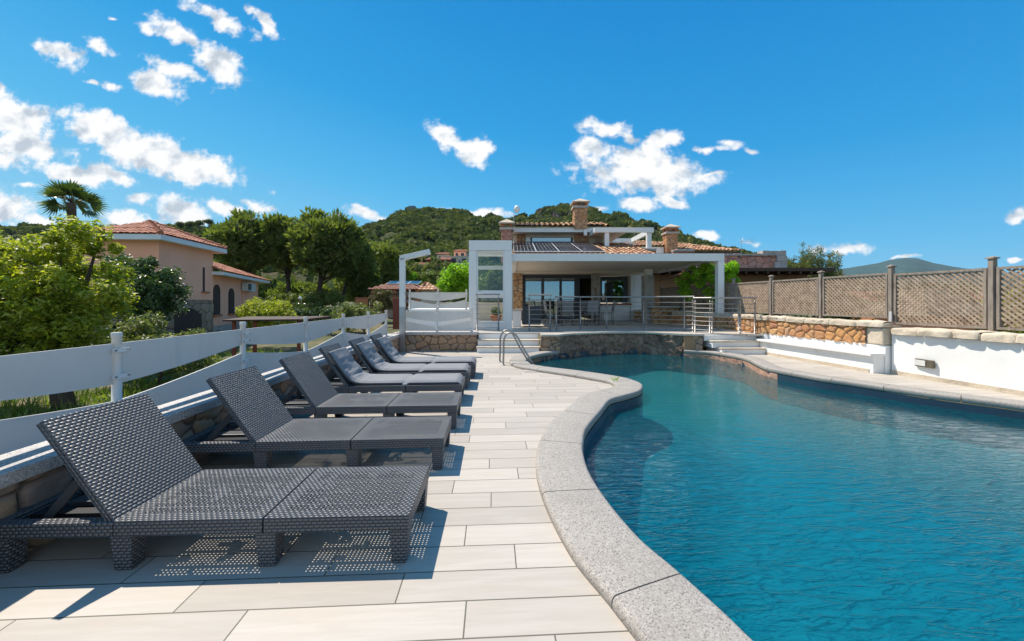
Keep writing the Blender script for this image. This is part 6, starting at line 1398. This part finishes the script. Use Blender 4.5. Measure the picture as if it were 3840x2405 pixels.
a = D(985, 684, 30); b = D(1030, 684, 30); ap = (D(1008, 668, 32).x, 31.6, D(1008, 667, 31.6).z); tile_roof('roof', (a.x, 30, a.z), (b.x, 30, b.z), ap, ap, M['tile_old'], t, .26, .4, .05, 25); tile_roof('roof', (b.x, 30, b.z), (b.x, 33.5, b.z), ap, ap, M['tile_old'], t, .26, .4, .05, 26); tile_roof('roof', (a.x, 33.5, a.z), (a.x, 30, a.z), ap, ap, M['tile_old'], t, .26, .4, .05, 27)
d = MB(); d.box(a.x + .2, b.x - .2, 30.3, 33.2, -1, a.z - .02); d.build('wall', M['cream'], t)
for i, (u0, u1, v0, v1, dd_, mt, lb) in enumerate(((838, 866, 704, 735, 34, 'orangewall', 'low orange garden wall behind the pines'), (926, 941, 705, 740, 24, 'redwall', 'square red garden pillar beside the shower post'))):
    a = D(u0, v1, dd_); b = D(u1, v0, dd_); d = MB(); d.box(a.x, b.x, dd_, dd_ + .35, a.z - 1, b.z); 
    t = thing('garden_pillar' if i else 'orange_wall', lb, 'wall', ((a.x + b.x) / 2, dd_, a.z - 1)); d.build('body', M[mt], t); d = MB(); d.box(a.x - .05, b.x + .05, dd_ - .05, dd_ + .4, b.z + .001, b.z + .1); d.build('coping', M['terracotta'], t)
t = thing('picket_fence', 'dark picket fence under the pines, right of the orange wall', 'fence', tuple(D(880, 700, 33)))
a = D(868, 690, 31); b = D(960, 690, 31); d = MB()
for k in range(22): x = a.x + (b.x - a.x) * k / 21; d.box(x, x + .07, 31, 31.05, a.z - 1.4, a.z)
for zz in (-.2, -1.1): d.box(a.x, b.x, 31.051, 31.09, a.z + zz, a.z + zz + .08)
d.build('pickets', M['wood_dark'], t)
t = thing('garden_lamp', 'white globe garden lamp on a short post under the pines', 'lamp', tuple(D(708, 735, 32))); c = D(708, 704, 32); d = MB(); d.cyl((c.x, c.y, c.z - 1.6), .04, 1.5, 8); d.build('post', M['greyplastic'], t)
d = MB(); d.lathe((c.x, c.y, c.z - .12), [(.05, 0), (.13, .06), (.15, .14), (.12, .22), (.04, .28)], 12); d.build('globe', M['white'], t)
# citrus tree behind the upper fence
tree('citrus_tree', 'bright lime-green citrus tree beside the glazed white porch', 'tree', (-4.4, 20.5, .3), [((-3.25, 20.6, 2.65), (.62, .6, .62)), ((-2.75, 20.7, 2.95), (.55, .55, .48)), ((-3.5, 20.6, 2.15), (.5, .6, .5)), ((-2.6, 20.6, 2.2), (.6, .6, .6))], 60, 8000, .15, LM['lime'], M['bark'], .36, .1, 7)
tree('orange_tree', 'darker green orange tree seen through the pane of the glazed porch', 'tree', (-1.0, 19.5, .3), [((-1.1, 19.6, 2.0), (.75, .7, .75)), ((-.75, 19.6, 2.55), (.6, .6, .5))], 40, 5000, .16, LM['pinelight'], M['bark'], .3, .08, 9)
# wall and things seen through the glazed porch
d = MB(); d.box(-3.6, -.4, 17.6, 17.9, -.5, 1.35); d.build('back_wall', M['st_house'] if False else M['cream'], label='low cream wall behind the glazed porch and the upper fence', cat='wall')

# ------------------------------------------------------------------ right side: vines, canes, neighbour's roof terrace, barbecue hut
tree('vine', 'leafy green vine climbing over the trellis behind the white roof post', 'vine', (6.9, 12.6, T), [((6.75, 13.0, 2.35), (.75, .5, .38)), ((7.5, 12.9, 2.42), (.55, .45, .36)), ((6.3, 13.4, 2.0), (.3, .35, .42)), ((6.95, 12.8, 1.75), (.2, .2, .45))], 60, 5200, .12, LM['lime'], M['bark'], .16, .03, 8)
def cane_clump(name, label, c, rad, h, n, seed, lm, cat='canes'):
    r2 = np.random.default_rng(seed); t = thing(name, label, cat, c); d = MB(); pts = []
    for k in range(70):
        a = r2.uniform(0, 6.28); rr_ = rad * math.sqrt(r2.random()); b = Vector((c[0] + rr_ * math.cos(a) * 1.25, c[1] + rr_ * math.sin(a), c[2])); hh_ = h * (1 - .28 * (rr_ / rad) ** 2) * r2.uniform(.72, 1.0); tp = b + Vector((r2.normal(0, .25), r2.normal(0, .25), hh_))
        d.tube([b, b.lerp(tp, .5) + Vector((r2.normal(0, .06), 0, 0)), tp], [.02, .015, .006], 4)
        for q in range(12): pts.append(tuple(b.lerp(tp, .25 + .75 * (q + r2.random()) / 12)))
    d.build('stems', M['bark'], t); V, F, rv = leaves(pts, .24, n, .26, seed, .16, .1); raw('foliage', V, F, LM[lm], t, fattrs={'rnd': rv}); return t
cane_clump('cane_clump', 'tall feathery clump of canes behind the brown roof, right of the rose stone wall', (21.8, 27.5, .5), 1.75, 5.3, 16000, 3, 'cypress')
nb = thing('neighbour_house', 'neighbouring house with a rose stone parapet and dark flat eaves', 'house', (11, 20, 0))
stone_face('parapet', [(10.2, 20.5), (14.98, 20.5)], 3.2, 3.9, M['st_purple'], nb, .32, .04, .035, 1, 91)
d = MB(); d.box(7.0, 14.9, 20.55, 26, -1, 3.85); d.build('wall', M['beige'], nb)
d = MB(); n = 9
for k in range(n): d.box(10.2 + k * .39, 10.2 + (k + 1) * .39 - .01, 20.4, 20.9, 3.905, 4.01 + random.uniform(-.02, .02))
for k in range(4): d.box(13.72 + k * .32, 13.72 + (k + 1) * .32 - .01, 20.4, 20.9, 3.905, 4.17 + random.uniform(-.02, .02))
for k in range(2): d.box(14.35 + (k % 2) * .12, 15.02, 20.36, 20.6, 3.24 + k * .335, 3.24 + (k + 1) * .335 - .01)
d.build('cap_blocks', M['greystone'], nb, .012)
d = MB(); d.box(7.5, 15.1, 20.0, 20.49, 3.09, 3.19); d.build('white_ledge', M['fascia'], nb)
d = MB(); d.box(6.95, 15.7, 18.1, 20.5, 2.87, 3.03); d.build('eaves', M['wood_dark'], nb)
d = MB(); d.box(6.9, 15.2, 19.2, 19.3, 1.2, 2.85); d.build('timber_wall', M['wood_warm'], nb)
d = MB()
for k in range(16): d.box(7.1 + k * .53, 7.2 + k * .53, 18.15, 19.19, 2.75, 2.868)
d.build('rafters', M['wood_dark'], nb)
d = MB(); d.tube([P(2472, 1052, 17.6), P(2560, 1028, 15.5), P(2566, 1014, 15.5)], .05, 8); d.build('gutter_pipe', M['wood_warm'], nb)
# aerials
def aerial(label, base, h, yagi=True, dish=False, s=1.):
    t = thing('aerial', label, 'aerial', base); b = Vector(base); d = MB(); d.tube([b, b + Vector((0, 0, h))], .022 * s, 6); d.build('mast', M['steel_grey'], t)
    d = MB(); tp = b + Vector((0, 0, h))
    if yagi:
        d.tube([tp + Vector((-.1, 0, -.1)), tp + Vector((1.7 * s, 0, -.02))], .014 * s, 5); d.tube([tp + Vector((.55 * s, 0, .16 * s)), tp + Vector((1.7 * s, 0, .16 * s)), tp + Vector((1.7 * s, 0, -.22 * s)), tp + Vector((.55 * s, 0, -.2 * s))], .012 * s, 5)
        for a in (-40, 35, 120): d.tube([tp, tp + Vector((math.cos(R(a)) * .35 * s, 0, math.sin(R(a)) * .6 * s))], .012 * s, 5)
    else:
        for k in range(6): d.tube([tp + Vector((-.1 + k * .3, 0, -.75)), tp + Vector((-.1 + k * .3, .4, -.75))], .006, 5)
        d.tube([tp + Vector((-.2, .2, -.75)), tp + Vector((1.7, .2, -.75))], .008, 5)
    d.build('antenna', M['steel_grey'], t)
    if dish: d = MB(); d.lathe(tp + Vector((.16, 0, -.2)), [(.02, 0), (.1, .04), (.16, .2), (.1, .36), (.02, .4)], 12); d.build('dish', M['white'], t)
    return t
aerial('thin aerial with prongs above the neighbour’s roof, left of the canes', (P(2780, 935, 21).x, 21, 3.9), .95, True, False, .45)
aerial('aerial with a small white dish above the left chimney of the villa', (P(1927, 850, 19.4).x, 19.4, 4.9), 1.3, False, True, .6)
aerial('thin aerial behind the roof pergola against the wooded hill', (P(2380, 850, 22).x, 22, 4.6), 1.0, False, False, .5)
# barbecue hut and shrubs behind the trellis
t = thing('barbecue_hut', 'pale pink barbecue hut with a tiled hood seen through the trellis', 'barbecue', (12.9, 11.2, -.3))
d = MB(); d.box(12.3, 13.9, 11.2, 12.6, -.5, .95); d.build('body', M['pinkwall'], t); d = MB()
for k, (w2, zz) in enumerate(((1.15, 1.0), (.9, 1.2), (.6, 1.42), (.38, 1.62))): d.taper(13.1 - w2, 13.1 + w2, 11.9 - w2, 11.9 + w2, zz - .02, zz + .17, -.0)
d.build('hood', M['capstone'], t)
for i, (x, y, z, rx, rz, lm, lb) in enumerate(((16.5, 15, 1.2, 2.6, 1.3, 'olive', 'olive shrub beyond the trellis, left of the barbecue hut'), (15.5, 10.8, .9, 1.8, 1.2, 'yellowgreen', 'yellow-green shrub beyond the trellis, right of the barbecue hut'), (13.0, 7.6, .8, 1.6, 1.3, 'yellowgreen', 'leafy shrub beyond the trellis bay above the wall lamp'), (11.6, 5.6, .8, 1.4, 1.2, 'olive', 'leafy shrub beyond the trellis at the edge of the picture'), (13.5, 17, 1., 2., 1.0, 'darkshrub', 'dark shrub beyond the trellis, below the brown eaves'))):
    tree('garden_shrub', lb, 'shrub', (x, y, -.5), [((x, y, z - .2), (rx, 1.2, rz))], 50, 6000, .14, LM[lm], M['bark'], .35, .06, 180 + i, 'shrubs beyond the trellis')
t = thing('tiled_roof', 'brown tiled roof of a low house beyond the trellis', 'roof', (21, 19, 1)); tile_roof('slope', (17.5, 17, .9), (26, 17, .9), (18, 20, 1.9), (26, 20, 1.9), M['tile_pink'], t, .27, .4, .05, 33)
d = MB(); d.box(18, 25.8, 17.6, 20, -.6, .85); d.build('wall', M['orangewall'], t)
# weed growing at the coping joint
g = G(2306, 1440, 0); t = thing('weed', 'small green weed growing between the coping and the deck tiles', 'weed', (g.x, g.y, 0)); r5 = random.Random(3); vs, fs, rn = [], [], []
for k in range(11):
    a = r5.uniform(0, 6.28); l = r5.uniform(.09, .17); dv = Vector((math.cos(a) * .5, math.sin(a) * .5, 1)).normalized(); sd = dv.cross(Vector((math.sin(a), math.cos(a), .2))).normalized() * .009; b0 = len(vs)
    vs += [tuple(g), tuple(g + dv * l * .5 + sd), tuple(g + dv * l + Vector((math.cos(a), math.sin(a), -.2)) * .02), tuple(g + dv * l * .5 - sd)]; fs.append((b0, b0 + 1, b0 + 2, b0 + 3)); rn.append(r5.random())
raw('blades', np.array(vs), np.array(fs), LM['lime'], t, fattrs={'rnd': rn})

# the air between here and the far mountain
d = MB(); d.box(-1500, 3200, -60, 3300, -9, 420); m, t, b, o = newmat('sea_air'); t.n.remove(b); pv = t.new('ShaderNodeVolumePrincipled'); pv.inputs['Color'].default_value = (.62, .80, .95, 1); pv.inputs['Density'].default_value = .00004; t.l.new(pv.outputs[0], o.inputs['Volume'])
d.build('haze', m, kind='stuff')
